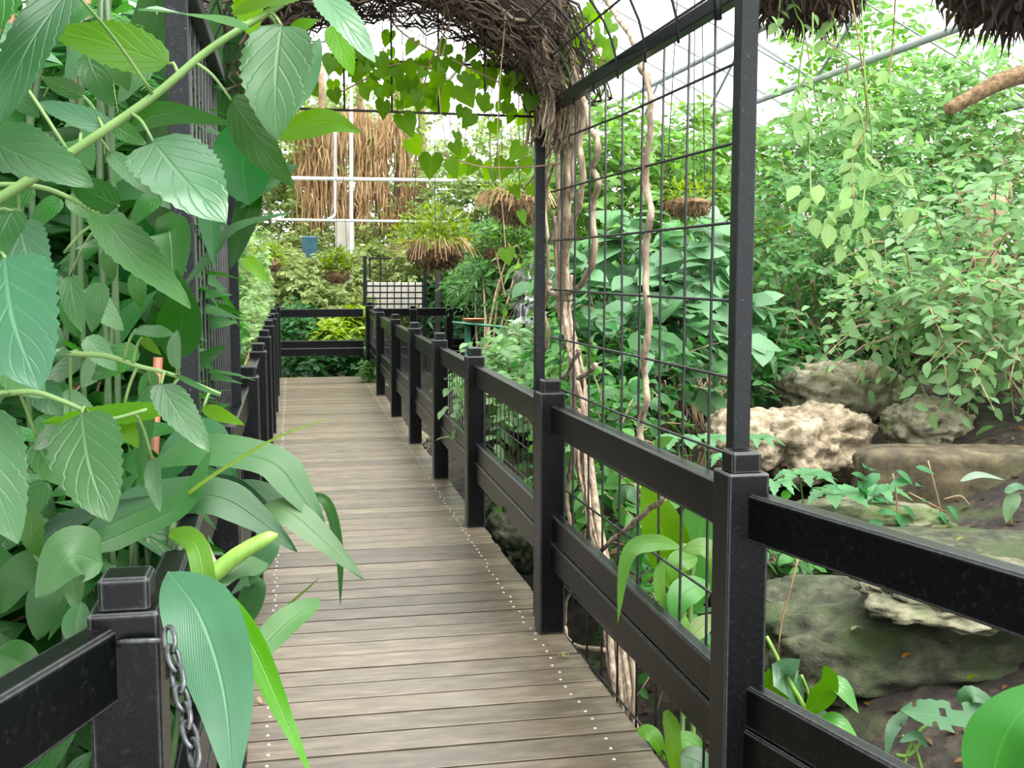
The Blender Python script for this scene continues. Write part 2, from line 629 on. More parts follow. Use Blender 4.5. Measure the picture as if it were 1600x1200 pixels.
def tmpl_ovate(wr=0.5, fold=0.22, droop=0.25):
    rows = ((0.0, 0.0), (0.22, 0.8), (0.5, 1.0), (0.78, 0.6), (1.0, 0.0))
    V, UV, F = [], [], []
    ids = []
    for t, w in rows:
        z = -droop * t * t
        if w == 0:
            ids.append([len(V)])
            V.append((t, 0, z))
            UV.append((0.5, t))
        else:
            r = []
            for u in (-1, 0, 1):
                r.append(len(V))
                V.append((t, u * w * wr / 2, z + abs(u) * fold * w * wr / 2))
                UV.append((0.5 + 0.5 * u, t))
            ids.append(r)
    for a, b in zip(ids[:-1], ids[1:]):
        if len(a) == 1:
            F += [(a[0], b[1], b[0]), (a[0], b[2], b[1])]
        elif len(b) == 1:
            F += [(a[0], a[1], b[0]), (a[1], a[2], b[0])]
        else:
            F += [(a[0], a[1], b[1]), (a[0], b[1], b[0]), (a[1], a[2], b[2]), (a[1], b[2], b[1])]
    return np.array(V, float), np.array(F), np.array(UV, float)


def tmpl_tiny(wr=0.5, fold=0.2, droop=0.15):
    V = [(0, 0, 0), (0.45, -wr / 2, fold * wr / 2), (0.5, 0, -droop * 0.25), (0.45, wr / 2, fold * wr / 2), (1, 0, -droop)]
    F = [(0, 2, 1), (0, 3, 2), (1, 2, 4), (2, 3, 4)]
    UV = [(0.5, 0), (0, 0.45), (0.5, 0.5), (1, 0.45), (0.5, 1)]
    return np.array(V, float), np.array(F), np.array(UV, float)


def tmpl_heart():
    half = [(0.10, 0.0), (-0.08, 0.16), (-0.02, 0.36), (0.20, 0.48), (0.48, 0.40), (0.75, 0.20), (1.0, 0.0)]
    V = [(x, 0, -0.15 * x * x) for x in (0.10, 0.3, 0.6, 1.0)]
    UV = [(0.5, x) for x in (0.10, 0.3, 0.6, 1.0)]
    F = []
    for sg in (-1, 1):
        b = len(V)
        for x, y in half[1:-1]:
            V.append((x, sg * y, -0.15 * x * x + 0.10 * y))
            UV.append((0.5 + sg * y, max(x, 0)))
        q = [(0, b, b + 1), (0, b + 1, b + 2), (0, b + 2, 1), (1, b + 2, b + 3), (1, b + 3, 2), (2, b + 3, b + 4), (2, b + 4, 3)]
        F += [(a, c, d) if sg > 0 else (a, d, c) for a, c, d in q]
    return np.array(V, float), np.array(F), np.array(UV, float)


TM = {'ovate': tmpl_ovate(0.5), 'broad': tmpl_ovate(0.72, 0.15, 0.3), 'lance': tmpl_ovate(0.28, 0.3, 0.35),
      'tiny': tmpl_tiny(0.5), 'tinylance': tmpl_tiny(0.3, 0.3, 0.2), 'heart': tmpl_heart()}


def frames(dirs, nrm):
    d = dirs / np.linalg.norm(dirs, axis=1, keepdims=True)
    s = np.cross(nrm, d)
    s /= (np.linalg.norm(s, axis=1, keepdims=True) + 1e-9)
    n = np.cross(d, s)
    return d, s, n


def leaf_mass(name, pos, dirs, nrm, size, tm, mat, parent, color, tint=None):
    """many leaves as one mesh (foliage nobody could count)"""
    V, F, UV = TM[tm]
    n = len(pos)
    if n == 0:
        return None
    d, s, u = frames(dirs, nrm)
    P = pos[:, None, :] + size[:, None, None] * (V[None, :, 0:1] * d[:, None, :] + V[None, :, 1:2] * s[:, None, :] + V[None, :, 2:3] * u[:, None, :])
    org = np.array(ORG.get(parent.name, Vector()))
    P = P.reshape(-1, 3) - org
    K = len(V)
    FF = (F[None] + (np.arange(n) * K)[:, None, None]).reshape(-1, 3)
    if tint is None:
        tint = rng.random(n)
    me = np_mesh(name, P, FF, np.tile(UV, (n, 1)), np.repeat(tint, K))
    return stuff(link(name, me, mat, parent, color))


LEAF_ME = {}


def leaf_objs(pos, dirs, nrm, size, tm, mat, parent, color, name='leaf'):
    key = (tm, mat.name)
    if key not in LEAF_ME:
        V, F, UV = TM[tm]
        LEAF_ME[key] = np_mesh('leaf', V, F, UV, np.full(len(V), 0.5))
    d, s, u = frames(dirs, nrm)
    for i in range(len(pos)):
        R = Matrix(np.stack([d[i], s[i], u[i]], axis=1).tolist())
        k = 0.8 + 0.4 * random.random()
        link(name, LEAF_ME[key], mat, parent, tuple(c * k for c in color), loc=pos[i], rot=R.to_euler(), scale=(size[i],) * 3)


def unit(n):
    a = rng.normal(size=(n, 3))
    return a / np.linalg.norm(a, axis=1, keepdims=True)


EYE_N = np.array(EYE)
FR = np.array([FWD, RGT, UPV])


def in_view(p, margin=40):
    q = (p - EYE_N) @ FR.T
    z = np.maximum(q[:, 0], 1e-3)
    x = 800 + FPX * q[:, 1] / z
    y = 600 - FPX * q[:, 2] / z
    return (q[:, 0] > 0.2) & (x > -margin) & (x < 1600 + margin) & (y > -margin) & (y < 1200 + margin)


def shrub(name, label, cat, base, clumps, tm='tiny', size=0.08, color=(0.10, 0.26, 0.10), mat='small', singles=0, group=None, shoot=0.45, per=8, droop=0.35,
          stem_r=0.02, twig_mat='twig', up=0.35, lay=0.5, keep=None, twigs=True, var=0.3, twig_r=1.0):
    """clumps: (cx,cy,cz, rx,ry,rz, shoots). Leafy shoots grow out from each clump's inside; leaves sit alternately along them."""
    root = thing(name, label, cat, base, group)
    base = Vector(base)
    st = MB()
    Ps, Ds, Ns, Sz = [], [], [], []
    tw = MB()
    for (cx, cy, cz, rx, ry, rz, ns) in clumps:
        c = np.array([cx, cy, cz])
        r = np.array([rx, ry, rz])
        for k in range(2):
            e = Vector(c) + Vector((random.uniform(-.4, .4) * rx, random.uniform(-.4, .4) * ry, random.uniform(0, .4) * rz))
            b0 = base + Vector((random.uniform(-.08, .08), random.uniform(-.08, .08), 0))
            mid = b0.lerp(e, 0.5) + Vector((random.uniform(-.12, .12), random.uniform(-.12, .12), 0.1))
            st.tube(spline([b0, mid, e], 6), [stem_r * (1 - 0.1 * j) for j in range(7)], 5)
        un = unit(ns)
        rad = 0.25 + 0.6 * rng.random(ns) ** 0.7
        p0 = c + un * r * rad[:, None]
        d = un * 0.9 + np.array([0, 0, up]) + rng.normal(size=(ns, 3)) * 0.45
        d /= np.linalg.norm(d, axis=1, keepdims=True)
        L = shoot * (0.55 + 0.8 * rng.random(ns))
        side = np.cross(d, np.array([0, 0, 1.0]) + rng.normal(size=(ns, 3)) * 0.3)
        side /= np.linalg.norm(side, axis=1, keepdims=True) + 1e-9
        for k in range(per):
            t = (k + 0.6 * rng.random(ns)) / per
            q = p0 + d * (L * t)[:, None]
            q[:, 2] -= droop * L * t * t
            sg = 1 if k % 2 else -1
            ld = d * 0.55 + side * sg * 0.85 + rng.normal(size=(ns, 3)) * 0.22
            ld[:, 2] -= 0.25
            nn = np.array([0, 0, 1.0]) * lay + d * 0.25 + rng.normal(size=(ns, 3)) * 0.33 + (EYE_N - q) / np.linalg.norm(EYE_N - q, axis=1, keepdims=True) * 0.25
            Ps.append(q)
            Ds.append(ld)
            Ns.append(nn)
            Sz.append(size * (1 + var * (rng.random(ns) * 2 - 1)))
        if twigs:
            for i in range(0, ns, 2):
                if keep is not None and not (keep(p0[i:i + 1])[0] and keep((p0[i] + d[i] * L[i])[None])[0]):
                    continue
                a = Vector(p0[i])
                dd = Vector(d[i])
                l_ = float(L[i])
                tw.tube([a, a + dd * l_ * 0.5 - Vector((0, 0, droop * l_ * .25)), a + dd * l_ - Vector((0, 0, droop * l_))], [0.005 * twig_r, 0.004 * twig_r, 0.002 * twig_r], 3, cap=False)
    P, D, Nn, S = np.concatenate(Ps), np.concatenate(Ds), np.concatenate(Ns), np.concatenate(Sz)
    if keep is not None:
        m = keep(P)
        P, D, Nn, S = P[m], D[m], Nn[m], S[m]
    st.build('stem', M[twig_mat], root, True)
    if tw.v:
        stuff(tw.build('twigs', M[twig_mat], root))
    if singles:
        vis = in_view(P)
        dist = np.linalg.norm(P - EYE_N, axis=1) + (~vis) * 100
        o = np.argsort(dist)[:singles]
        m = np.zeros(len(P), bool)
        m[o] = True
        leaf_objs(P[m], D[m], Nn[m], S[m], tm, M[mat], root, color)
        P, D, Nn, S = P[~m], D[~m], Nn[~m], S[~m]
    leaf_mass('foliage', P, D, Nn, S, tm, M[mat], root, color)
    return root


def frond_plant(name, label, cat, base, fronds, color, llen=0.10, wr='tinylance', mat='small', npair=22, group=None, lw=1.0):
    """feathery plant: each frond is a rachis with rows of leaflets. fronds: list of paths"""
    root = thing(name, label, cat, base, group)
    for pth in fronds:
        pts = spline(pth, npair)
        mb = MB()
        mb.tube(pts, [0.006 * (1 - 0.8 * i / npair) for i in range(npair + 1)], 4, cap=False)
        fo = mb.build('frond', M['green_stem'], root)
        P, D, Nn, S = [], [], [], []
        for i in range(2, npair + 1):
            tan = (pts[i] - pts[i - 1]).normalized()
            sd = tan.cross(Vector((0, 0, 1)) + rv(.15))
            sd.normalize()
            n = sd.cross(tan)
            prof = math.sin(math.pi * (0.12 + 0.86 * i / npair)) ** 0.7
            for sg in (-1, 1):
                P.append(pts[i])
                D.append(sd * sg * 0.9 + tan * 0.45 - Vector((0, 0, 0.15)) + rv(.08))
                Nn.append(n + rv(.1))
                S.append(llen * prof * random.uniform(0.85, 1.1))
        lm = leaf_mass('leaflets', np.array(P), np.array(D), np.array(Nn), np.array(S), wr, M[mat], root, color)
        lm.parent = fo
    return root


# ------------------------------------------------------------------ ground
def sst(a, b, x):
    t = min(max((x - a) / (b - a), 0.0), 1.0)
    return t * t * (3 - 2 * t)


def gz(x, y):
    if x > 0.5:
        h = -0.55 + 0.5 * sst(1.5, 2.6, x) + 0.25 * sst(2.6, 3.6, x) + 0.5 * sst(3.6, 4.8, x) + 1.0 * sst(4.8, 9.0, x)
    else:
        h = -0.55 + 0.5 * sst(0.35, 1.5, -x) + 0.7 * sst(1.5, 6.0, -x)
    f = sst(17.6, 19.0, y)
    h = h * (1 - f) + (-0.2) * f
    h += 2.2 * sst(21, 30, y)
    h += 0.06 * noise.noise(Vector((x * 1.3, y * 1.3, 0.3))) + 0.03 * noise.noise(Vector((x * 4, y * 4, 2.3)))
    return h


nx, ny = 110, 150
xs = np.linspace(-9, 13, nx)
ys = np.linspace(-1, 32, ny)
V = np.array([(x, y, gz(x, y)) for y in ys for x in xs])
Fq = np.array([(j * nx + i, j * nx + i + 1, (j + 1) * nx + i + 1, (j + 1) * nx + i) for j in range(ny - 1) for i in range(nx - 1)])
ground = structure(link('ground', np_mesh('ground', V, Fq), M['soil']))

# ------------------------------------------------------------------ glasshouse shell: roof frame, roof sheets, end wall
ceil_ = structure(bpy.data.objects.new('ceiling', None))
COL.objects.link(ceil_)
ORG[ceil_.name] = Vector()
RX, RZ, EX, EZ = 1.0, 6.4, 9.5, 2.3


def roof_pt(s, y, lift=0.0):
    """s = -1 .. 1 across the roof, 0 at the ridge"""
    if s >= 0:
        return Vector((RX + (EX - RX) * s, y, RZ + (EZ - RZ) * s + lift))
    return Vector((RX + (EX - RX) * s * 0.9, y, RZ + (EZ - RZ) * -s + lift))


Y0, Y1 = -1.0, 31.0
for k, s in enumerate((-1.0, -0.75, -0.5, -0.25, 0.0, 0.25, 0.5, 0.75, 1.0)):
    mb = MB()
    mb.tube([roof_pt(s, Y0), roof_pt(s, Y1)], 0.035, 10)
    mb.build('purlin', M['truss'], ceil_, True)
y = 0.4
while y < Y1:
    for sg in (-1, 1):
        mb = MB()
        mb.tube([roof_pt(0, y, 0.05), roof_pt(sg, y, 0.05)], 0.010, 6)
        mb.build('glazing_bar', M['truss'], ceil_, True)
    y += 1.25
# lattice between a pair of purlins and a lower chord
mb = MB()
low = [roof_pt(0.5, yy, -0.75) + Vector((0.1, 0, 0)) for yy in (Y0, Y1)]
mb.tube(low, 0.034, 10)
mb.build('lower_chord', M['truss'], ceil_, True)
yy = 3.0
k = 0
while yy < 29:
    a = roof_pt(0.5, yy)
    b = roof_pt(0.5, yy + 1.6, -0.75) + Vector((0.1, 0, 0))
    c = roof_pt(0.5, yy + 3.2)
    for p, q in ((a, b), (b, c)):
        mb = MB()
        mb.tube([p, q], 0.018, 6)
        mb.build('brace', M['truss'], ceil_, True)
    yy += 3.2
for (s0, s1) in ((-1, -0.5), (-0.5, 0), (0, 0.5), (0.5, 1)):
    for j in range(4):
        ya, yb = Y0 + j * 8, Y0 + j * 8 + 8
        q = [roof_pt(s0, ya, 0.08), roof_pt(s1, ya, 0.08), roof_pt(s1, yb, 0.08), roof_pt(s0, yb, 0.08)]
        MB().add(q, [(0, 1, 2, 3)]).build('roof_sheet', M['pane'], ceil_)

wall = structure(bpy.data.objects.new('wall_back', None))
COL.objects.link(wall)
ORG[wall.name] = Vector()
for x in np.arange(-8, 10.1, 1.5):
    zt = RZ + (EZ - RZ) * abs((x - RX) / (EX - RX))
    MB().beam((x, 31, -0.5), (x, 31, zt), 0.06, 0.06).build('mullion', M['truss'], wall)
for z in (1.5, 3.0, 4.5):
    MB().beam((-8, 31, z), (10, 31, z), 0.05, 0.05).build('transom', M['truss'], wall)
MB().add([(-8, 31.05, 0), (10, 31.05, 0), (10, 31.05, 2.3), (1, 31.05, 6.4), (-8, 31.05, 2.3)], [(0, 1, 2, 3, 4)]).build('pane', M['pane'], wall)

# ------------------------------------------------------------------ boardwalk
deck = structure(bpy.data.objects.new('floor', None))
COL.objects.link(deck)
ORG[deck.name] = Vector()
DL, DR = -0.32, 1.185
PW = 0.1665
nail_me = None
far_nails = MB()
plank_me = []
for k in range(4):
    mb = MB()
    mb.box((0, 0, 0), (1, 0, 0), (0, 1, 0), (0, 0, 1), (DR - DL) / 2, PW / 2 - 0.0076, 0.024, 0.0012)
    me = bpy.data.meshes.new('plank')
    me.from_pydata([tuple(p) for p in mb.v], [], mb.f)
    me.update()
    me.materials.append(M['deck'])
    plank_me.append(me)
nb = MB()
nb.lathe((0, 0, 0), [(0.0065, 0), (0.0055, 0.002), (0.003, 0.0032), (0.0001, 0.0036)], 10)
nail_me = bpy.data.meshes.new('nail')
nail_me.from_pydata([tuple(p) for p in nb.v], [], nb.f)
nail_me.materials.append(M['nail'])
y = 1.3
i = 0
while y < 17.55:
    zc = -0.024 + random.uniform(-0.0015, 0.001)
    x_off = random.uniform(-0.006, 0.006)
    p = link('plank', plank_me[i % 4], M['deck'], deck, loc=((DL + DR) / 2 + x_off, y, zc), rot=(0, 0, random.uniform(-0.003, 0.003)))
    for xs_ in (-0.115, 1.045):
        for dy in (-0.043, 0.041):
            q = Vector((xs_ + random.uniform(-0.012, 0.012), y + dy + random.uniform(-0.006, 0.006), zc + 0.0242))
            if y < 8.5:
                link('nail', nail_me, M['nail'], p, loc=q)
            else:
                far_nails.add([q + Vector((0.0065 * math.cos(a), 0.0065 * math.sin(a), 0.001)) for a in (0, 1.05, 2.09, 3.14, 4.19, 5.24)] + [q + Vector((0, 0, 0.0035))],
                              [(0, 1, 6), (1, 2, 6), (2, 3, 6), (3, 4, 6), (4, 5, 6), (5, 0, 6)])
    y += PW
    i += 1
DECK_END = y - PW / 2
stuff(far_nails.build('nail_heads', M['nail'], deck))
for x in (-0.115, 0.47, 1.045):
    MB().beam((x, 1.2, -0.135), (x, DECK_END - 0.05, -0.135), 0.07, 0.17).build('joist', M['joist'], deck)
for yy in (2.2, 5.0, 7.9, 10.7, 13.6, 16.6):
    MB().beam((DL + 0.05, yy, -0.25), (DR - 0.05, yy, -0.25), 0.09, 0.10).build('bearer', M['joist'], deck)

# ------------------------------------------------------------------ railings
UPZ = Vector((0, 0, 1))


def post(root, x, y, yaw=0.0, h=1.1, w=0.116, cap=True, z0=0.0):
    ax = Vector((math.cos(yaw), math.sin(yaw), 0))
    ay = Vector((-math.sin(yaw), math.cos(yaw), 0))
    p = MB().box((x, y, z0 + h / 2), ax, ay, UPZ, w / 2, w / 2, h / 2, 0.005).build('post', M['black'], root)
    if cap:
        MB().box((x, y, z0 + h + 0.026), ax, ay, UPZ, w * 0.36, w * 0.36, 0.03, 0.006).build('post_cap', M['black'], p)
    return p


def rails(root, a, b, off=0.0, thick=0.058, top=(0.915, 1.045), low=((0.305, 0.427), (0.43, 0.548)), drop=(0.0, 0.0)):
    """three boards between two post centres; off moves them sideways"""
    a, b = Vector((a[0], a[1], 0)), Vector((b[0], b[1], 0))
    d = (b - a).normalized()
    s = Vector((d.y, -d.x, 0)) * off
    for nm, (z0, z1), t in (('top_rail', top, thick), ('lower_rail', low[0], thick), ('lower_rail', low[1], thick - 0.012)):
        MB().beam(a + s + Vector((0, 0, (z0 + z1) / 2 - (drop[0] if nm != 'top_rail' else 0))) + d * 0.03, b + s + Vector((0, 0, (z0 + z1) / 2 - (drop[1] if nm != 'top_rail' else 0))) - d * 0.03, t, z1 - z0, 0.006).build(nm, M['black'], root)


def wire_bay(root, x, ya, yb, z0, z1, step=0.2):
    mb = MB()
    y_ = ya + 0.1
    while y_ < yb - 0.04:
        mb.tube([(x, y_, z0), (x, y_, z1)], 0.0032, 4)
        y_ += step
    z_ = z1 - 0.06
    while z_ > z0 + 0.02:
        mb.tube([(x, ya + 0.05, z_), (x, yb - 0.05, z_)], 0.0032, 4)
        z_ -= 0.16
    stuff(mb.build('wire_mesh', M['wire'], root))


PX = 1.135
RP = [(1.19, 2.83), (1.13, 4.87), (PX, 7.03), (PX, 8.75), (PX, 10.6), (PX, 12.6), (PX, 14.85), (1.18, 17.6)]
RY = [p[1] for p in RP]
rr = thing('railing', 'long black timber railing along the far side of the boardwalk towards the rocks', 'railing', (PX, 3.1, 0))
for x, y in RP:
    post(rr, x, y)
flare = Vector((math.sin(math.radians(14)), -math.cos(math.radians(14)), 0))
pe = Vector((RP[0][0], RY[0], 0)) + flare * 1.95
post(rr, pe.x, pe.y, math.radians(14))
rails(rr, RP[0], (pe.x, pe.y), -0.014, drop=(0.034, 0.034))
for a, b in zip(RP[:-1], RP[1:]):
    rails(rr, a, b, 0.018, drop=(0.05, 0.0) if a == RP[0] else (0, 0))
for i, (a, b) in enumerate(zip(RY[1:-1], RY[2:])):
    wire_bay(rr, PX + 0.052, a, b, 0.53, 0.94, 0.13)

LX = -0.235
LY = [1.97, 3.73, 6.0, 7.9, 9.65, 11.55, 13.25, 15.0, 17.6]
lr = thing('railing', 'black timber railing on the leafy side of the boardwalk, partly hidden by big leaves', 'railing', (LX, 1.9, 0))
for y in LY:
    post(lr, LX - (0.052 if y < 2 else 0), y, h=1.07 if y < 2 else 1.09)
fl = Vector((-0.36, -0.93, 0)).normalized()
pe2 = Vector((LX - 0.052, LY[0], 0)) + fl * 1.7
post(lr, pe2.x, pe2.y, math.radians(-21))
rails(lr, (LX - 0.052, LY[0]), (pe2.x, pe2.y), 0.02)
for a, b in zip(LY[:-1], LY[1:]):
    rails(lr, (LX, a), (LX, b), -0.018)
# staple on the near post that carries the chain
ey = MB()
hx_, hy_ = LX - 0.052 + 0.062, LY[0] - 0.058
ey.tube(spline([(hx_ - 0.07, hy_ - 0.002, 1.018), (hx_ - 0.06, hy_ - 0.014, 1.026), (hx_ - 0.01, hy_ - 0.016, 1.026), (hx_ + 0.012, hy_ - 0.004, 1.022), (hx_ + 0.014, hy_ + 0.02, 1.014), (hx_ + 0.002, hy_ + 0.03, 1.01)], 20), 0.0055, 7)
ey.build('chain_staple', M['chain'], lr, True)

er = thing('railing', 'short black timber railing closing the far end of the boardwalk', 'railing', (0.5, 17.5, 0))
EYR = 17.85
rails(er, (LX, EYR), (PX, EYR), 0.0)
xr = thing('railing', 'black timber railing running on behind the green bird table', 'railing', (2.9, 17.9, 0))
XR0, XR1 = Vector((PX + 0.07, 17.85, 0)), Vector((2.86, 18.05, 0))
for p in (XR1, XR0.lerp(XR1, 0.42), XR0.lerp(XR1, 0.78)):
    post(xr, p.x, p.y, h=1.09 if p == XR1 else 1.03, w=0.12, z0=0.0)
rails(xr, (XR0.x, XR0.y), (XR1.x, XR1.y), 0.0)

# chain on the near left post
ch = thing('chain', 'weathered steel link chain hanging from the nearest post beside the big leaf', 'chain', (LX + 0.028, LY[0] - 0.045, 1.02))
cp = [at(262, 985, 1.83), at(272, 1030, 1.78), at(284, 1090, 1.72), at(297, 1150, 1.65), at(312, 1215, 1.58)]
lk = spline(cp, 60)
acc, last, links = 0, lk[0], [lk[0]]
for p in lk[1:]:
    acc += (p - last).length
    last = p
    if acc > 0.036:
        links.append(p)
        acc = 0
lmb = []
for i in range(len(links) - 1):
    a, b = links[i], links[i + 1]
    c = (a + b) / 2
    d = (b - a).normalized()
    s = d.cross(Vector((0.3, 1, 0.1))).normalized()
    if i % 2:
        s = d.cross(s).normalized()
    pts = []
    for k in range(17):
        t = 2 * math.pi * k / 16
        sx = math.cos(t)
        pts.append(c + s * (0.0115 * math.sin(t)) + d * (0.0255 * (abs(sx) ** 0.75) * (1 if sx > 0 else -1)))
    MB().tube(pts, 0.0042, 6, cap=False).build('chain_link', M['chain'], ch, True)

# ------------------------------------------------------------------ garden arch of black steel with wire mesh
AXR, AXL, AY0, AY1, ATOP = 1.13, -0.262, 2.97, 5.10, 2.38
ga = thing('garden_arch', 'black steel arch frame with wide wire mesh spanning the boardwalk', 'arch', (0.45, 4.1, 0))
for (x, y, z0, w) in ((1.237, AY0, 0.6, 0.052), (AXR, AY1, 0.0, 0.045), (AXL, AY0 - 0.06, -0.25, 0.052), (AXL + 0.012, AY1, -0.25, 0.042)):
    MB().box((x, y, (z0 + ATOP) / 2), (1, 0, 0), (0, 1, 0), UPZ, w / 2, w / 2, (ATOP - z0) / 2, 0.003).build('upright', M['steel'], ga)
AXR2 = AXR + 0.02
MB().beam((1.237, AY0, ATOP + 0.03), (AXR, AY1, ATOP - 0.03), 0.045, 0.045).build('side_beam', M['steel'], ga)
MB().beam((AXL, AY0 - 0.06, ATOP + 0.02), (AXL, AY1, ATOP), 0.05, 0.05).build('side_beam', M['steel'], ga)
WX = 1.19


def wx(y):
    return 1.19 + (5.1 - y) * 0.03


for y in (3.006 + 0.214 * np.arange(10)):
    pts = [Vector((wx(y) + random.uniform(-.004, .004), y + random.uniform(-.006, .006), z)) for z in (-0.12, 0.5, 1.2, 1.8, ATOP)]
    MB().tube(pts, 0.0048, 5).build('wire', M['wire'], ga, True)
for z in (2.225 - 0.2236 * np.arange(11)):
    sag = random.uniform(-0.012, 0.004)
    MB().tube([Vector((wx(AY0) - 0.006, AY0, z)), Vector((wx(4.1) - 0.006, 4.1, z + sag)), Vector((wx(AY1) - 0.006, AY1, z))], 0.0048, 5).build('wire', M['wire'], ga, True)
for y in np.arange(AY0, AY1, 0.14):
    MB().tube([Vector((AXL - 0.01, y, -0.1)), Vector((AXL - 0.01, y, ATOP))], 0.0045, 5).build('wire', M['wire'], ga, True)
for z in (ATOP - 0.2 - 0.21 * np.arange(9)):
    MB().tube([Vector((AXL - 0.015, AY0 - 0.05, z)), Vector((AXL - 0.015, AY1, z))], 0.0045, 5).build('wire', M['wire'], ga, True)
ACX, AA, AB = 0.435, 0.70, 0.50


def arc(th, y, da=0.0):
    return Vector((ACX + (AA + da) * math.cos(th), y, ATOP - 0.06 + (AB + da) * math.sin(th)))


for y in np.append(np.arange(AY0, AY1, 0.32), AY1):
    MB().tube([arc(t, y, 0.02) for t in np.linspace(0, math.pi, 25)], 0.011 if y in (AY0, AY1) else 0.0045, 6).build('hoop', M['steel'], ga, True)
for t in np.linspace(0.15, math.pi - 0.15, 11):
    MB().tube([arc(t, AY0, 0.03), arc(t, AY1, 0.03)], 0.0045, 5).build('wire', M['wire'], ga, True)
for z in (ATOP - 0.03, ATOP + 0.19):
    hw = AA * math.sqrt(max(0, 1 - ((z - ATOP + 0.06) / AB) ** 2))
    MB().tube([(ACX - hw, AY1, z), (ACX + hw, AY1, z - 0.01)], 0.006, 5).build('wire', M['wire'], ga, True)
for x in ACX + 0.21 * (np.arange(7) - 3) + 0.02:
    hz = AB * math.sqrt(max(0, 1 - ((x - ACX) / AA) ** 2))
    MB().tube([(x, AY1, ATOP - 0.03), (x, AY1, ATOP - 0.06 + hz)], 0.0048, 5).build('wire', M['wire'], ga, True)
# ------------------------------------------------------------------ rocks
def rock(label, c, r, mat, seed, yaw=0.0, power=3.0, rough=0.16, tilt=0.0, strata=0.0, sub=5, pits=0.0, name='boulder', cat='rock'):
    bm = bmesh.new()
    bmesh.ops.create_icosphere(bm, subdivisions=sub, radius=1.0)
    sd = Vector((seed * 3.7, seed * 1.9, seed * 5.1))
    for v in bm.verts:
        p = v.co.copy()
        nrm_ = (abs(p.x) ** power + abs(p.y) ** power + abs(p.z) ** power) ** (1 / power)
        p = p / nrm_
        k = 1 + rough * noise.fractal(p * 1.3 + sd, 0.9, 2.0, 3) + rough * 0.5 * noise.fractal(p * 4.2 + sd, 0.6, 2.2, 6)
        cr = noise.noise(p * 2.3 + sd * 1.7)
        k -= rough * 0.35 * max(0, 1 - abs(cr) * 9)
        if pits:
            n = noise.noise(p * 6 + sd)
            k -= pits * max(0, n) ** 1.3
        if strata:
            k += strata * (abs(((p.z * 3.2 + 0.5 * noise.noise(p * 1.5 + sd)) % 1.0) - 0.5) - 0.25)
        p = p * k
        v.co = Vector((p.x * r[0], p.y * r[1], p.z * r[2]))
    me = bpy.data.meshes.new(name)
    bm.to_mesh(me)
    bm.free()
    me.polygons.foreach_set('use_smooth', [True] * len(me.polygons))
    o = link(name, me, M[mat], None, loc=c, rot=(tilt, 0, yaw))
    return tag(o, label, cat)


def arx(px, py, x):
    return on_x(px, py, x)


rock('rough tan boulder with deep cracks beside the tallest black upright', at(1258, 695, 7.0), (0.42, 0.34, 0.25), 'rock_tan', 1, 0.25, 3.4, 0.24, pits=0.18)
rock('smaller tan rock tucked behind the tall black upright', at(1165, 690, 6.9), (0.26, 0.26, 0.2), 'rock_tan', 14, 0.5, 2.8, 0.18)
rock('large pale rounded boulder above the cracked tan boulder', at(1312, 618, 8.0), (0.50, 0.38, 0.27), 'rock_pale', 2, -0.1, 2.5, 0.16, pits=0.06)
rock('mossy tan boulder sitting on the end of the cut stone block', at(1447, 668, 6.9), (0.27, 0.28, 0.19), 'rock_pale', 3, 0.2, 2.6, 0.2, pits=0.10)
rock('dark mossy boulder under the overhanging leaves at the picture edge', at(1575, 670, 7.8), (0.35, 0.3, 0.2), 'rock_moss', 15, 0.2, 2.6, 0.2, pits=0.06)
blk = rock('long brown cut stone block retaining the soil bank', at(1525, 768, 6.1), (0.72, 0.22, 0.27), 'rock_brown', 4, -0.26, 9.0, 0.045, name='stone_block')
rock('big flat green slab rock behind the near railing', at(1430, 1010, 4.55), (0.78, 0.52, 0.25), 'rock_moss', 5, -0.15, 3.6, 0.14, 0.05, strata=0.10, pits=0.03)
rock('jutting ledge stone lying on the big green slab', at(1500, 925, 4.22), (0.42, 0.32, 0.085), 'rock_ledge', 6, -0.3, 2.8, 0.24, 0.10, strata=0.14)
rock('long low mossy stone running back from the slab', at(1270, 875, 5.5), (0.60, 0.22, 0.11), 'rock_ledge', 7, -0.35, 3.0, 0.16, strata=0.08)
rock('flat tan stone half buried under the lobed leaves', at(1345, 812, 5.8), (0.46, 0.30, 0.10), 'rock_ledge', 8, -0.3, 2.6, 0.16)
rock('low green ledge with fallen leaves on top', at(1510, 875, 5.1), (0.70, 0.38, 0.12), 'rock_moss', 9, -0.3, 3.0, 0.12, strata=0.05)
rock('small grey green stone left of the big slab', at(1222, 950, 4.9), (0.22, 0.2, 0.12), 'rock_moss', 10, 0.4, 2.6, 0.16)
rock('mossy boulder just past the railing below the bird table', arx(803, 694, 1.66), (0.22, 0.24, 0.17), 'rock_moss', 11, 0.3, 2.5, 0.16)
rock('pale tan boulder below the mossy boulder', arx(800, 750, 1.58), (0.20, 0.22, 0.16), 'rock_tan', 12, 0.8, 2.7, 0.16)
rock('brown stone against the boardwalk edge', arx(800, 850, 1.42), (0.15, 0.26, 0.2), 'rock_moss', 13, 0.1, 3.0, 0.18)
rock('tan stone seen through the mesh behind the twisted vine', arx(1020, 765, 2.2), (0.22, 0.2, 0.13), 'rock_tan', 16, 0.1, 2.6, 0.16)
rock('small stone by the corner of the boardwalk below the far railing', arx(652, 690, 1.45), (0.12, 0.3, 0.14), 'rock_pale', 17, 0.1, 2.6, 0.16)
rock('green stone low on the bank behind the vine base', arx(960, 880, 2.0), (0.26, 0.24, 0.14), 'rock_moss', 18, 0.6, 2.6, 0.16)

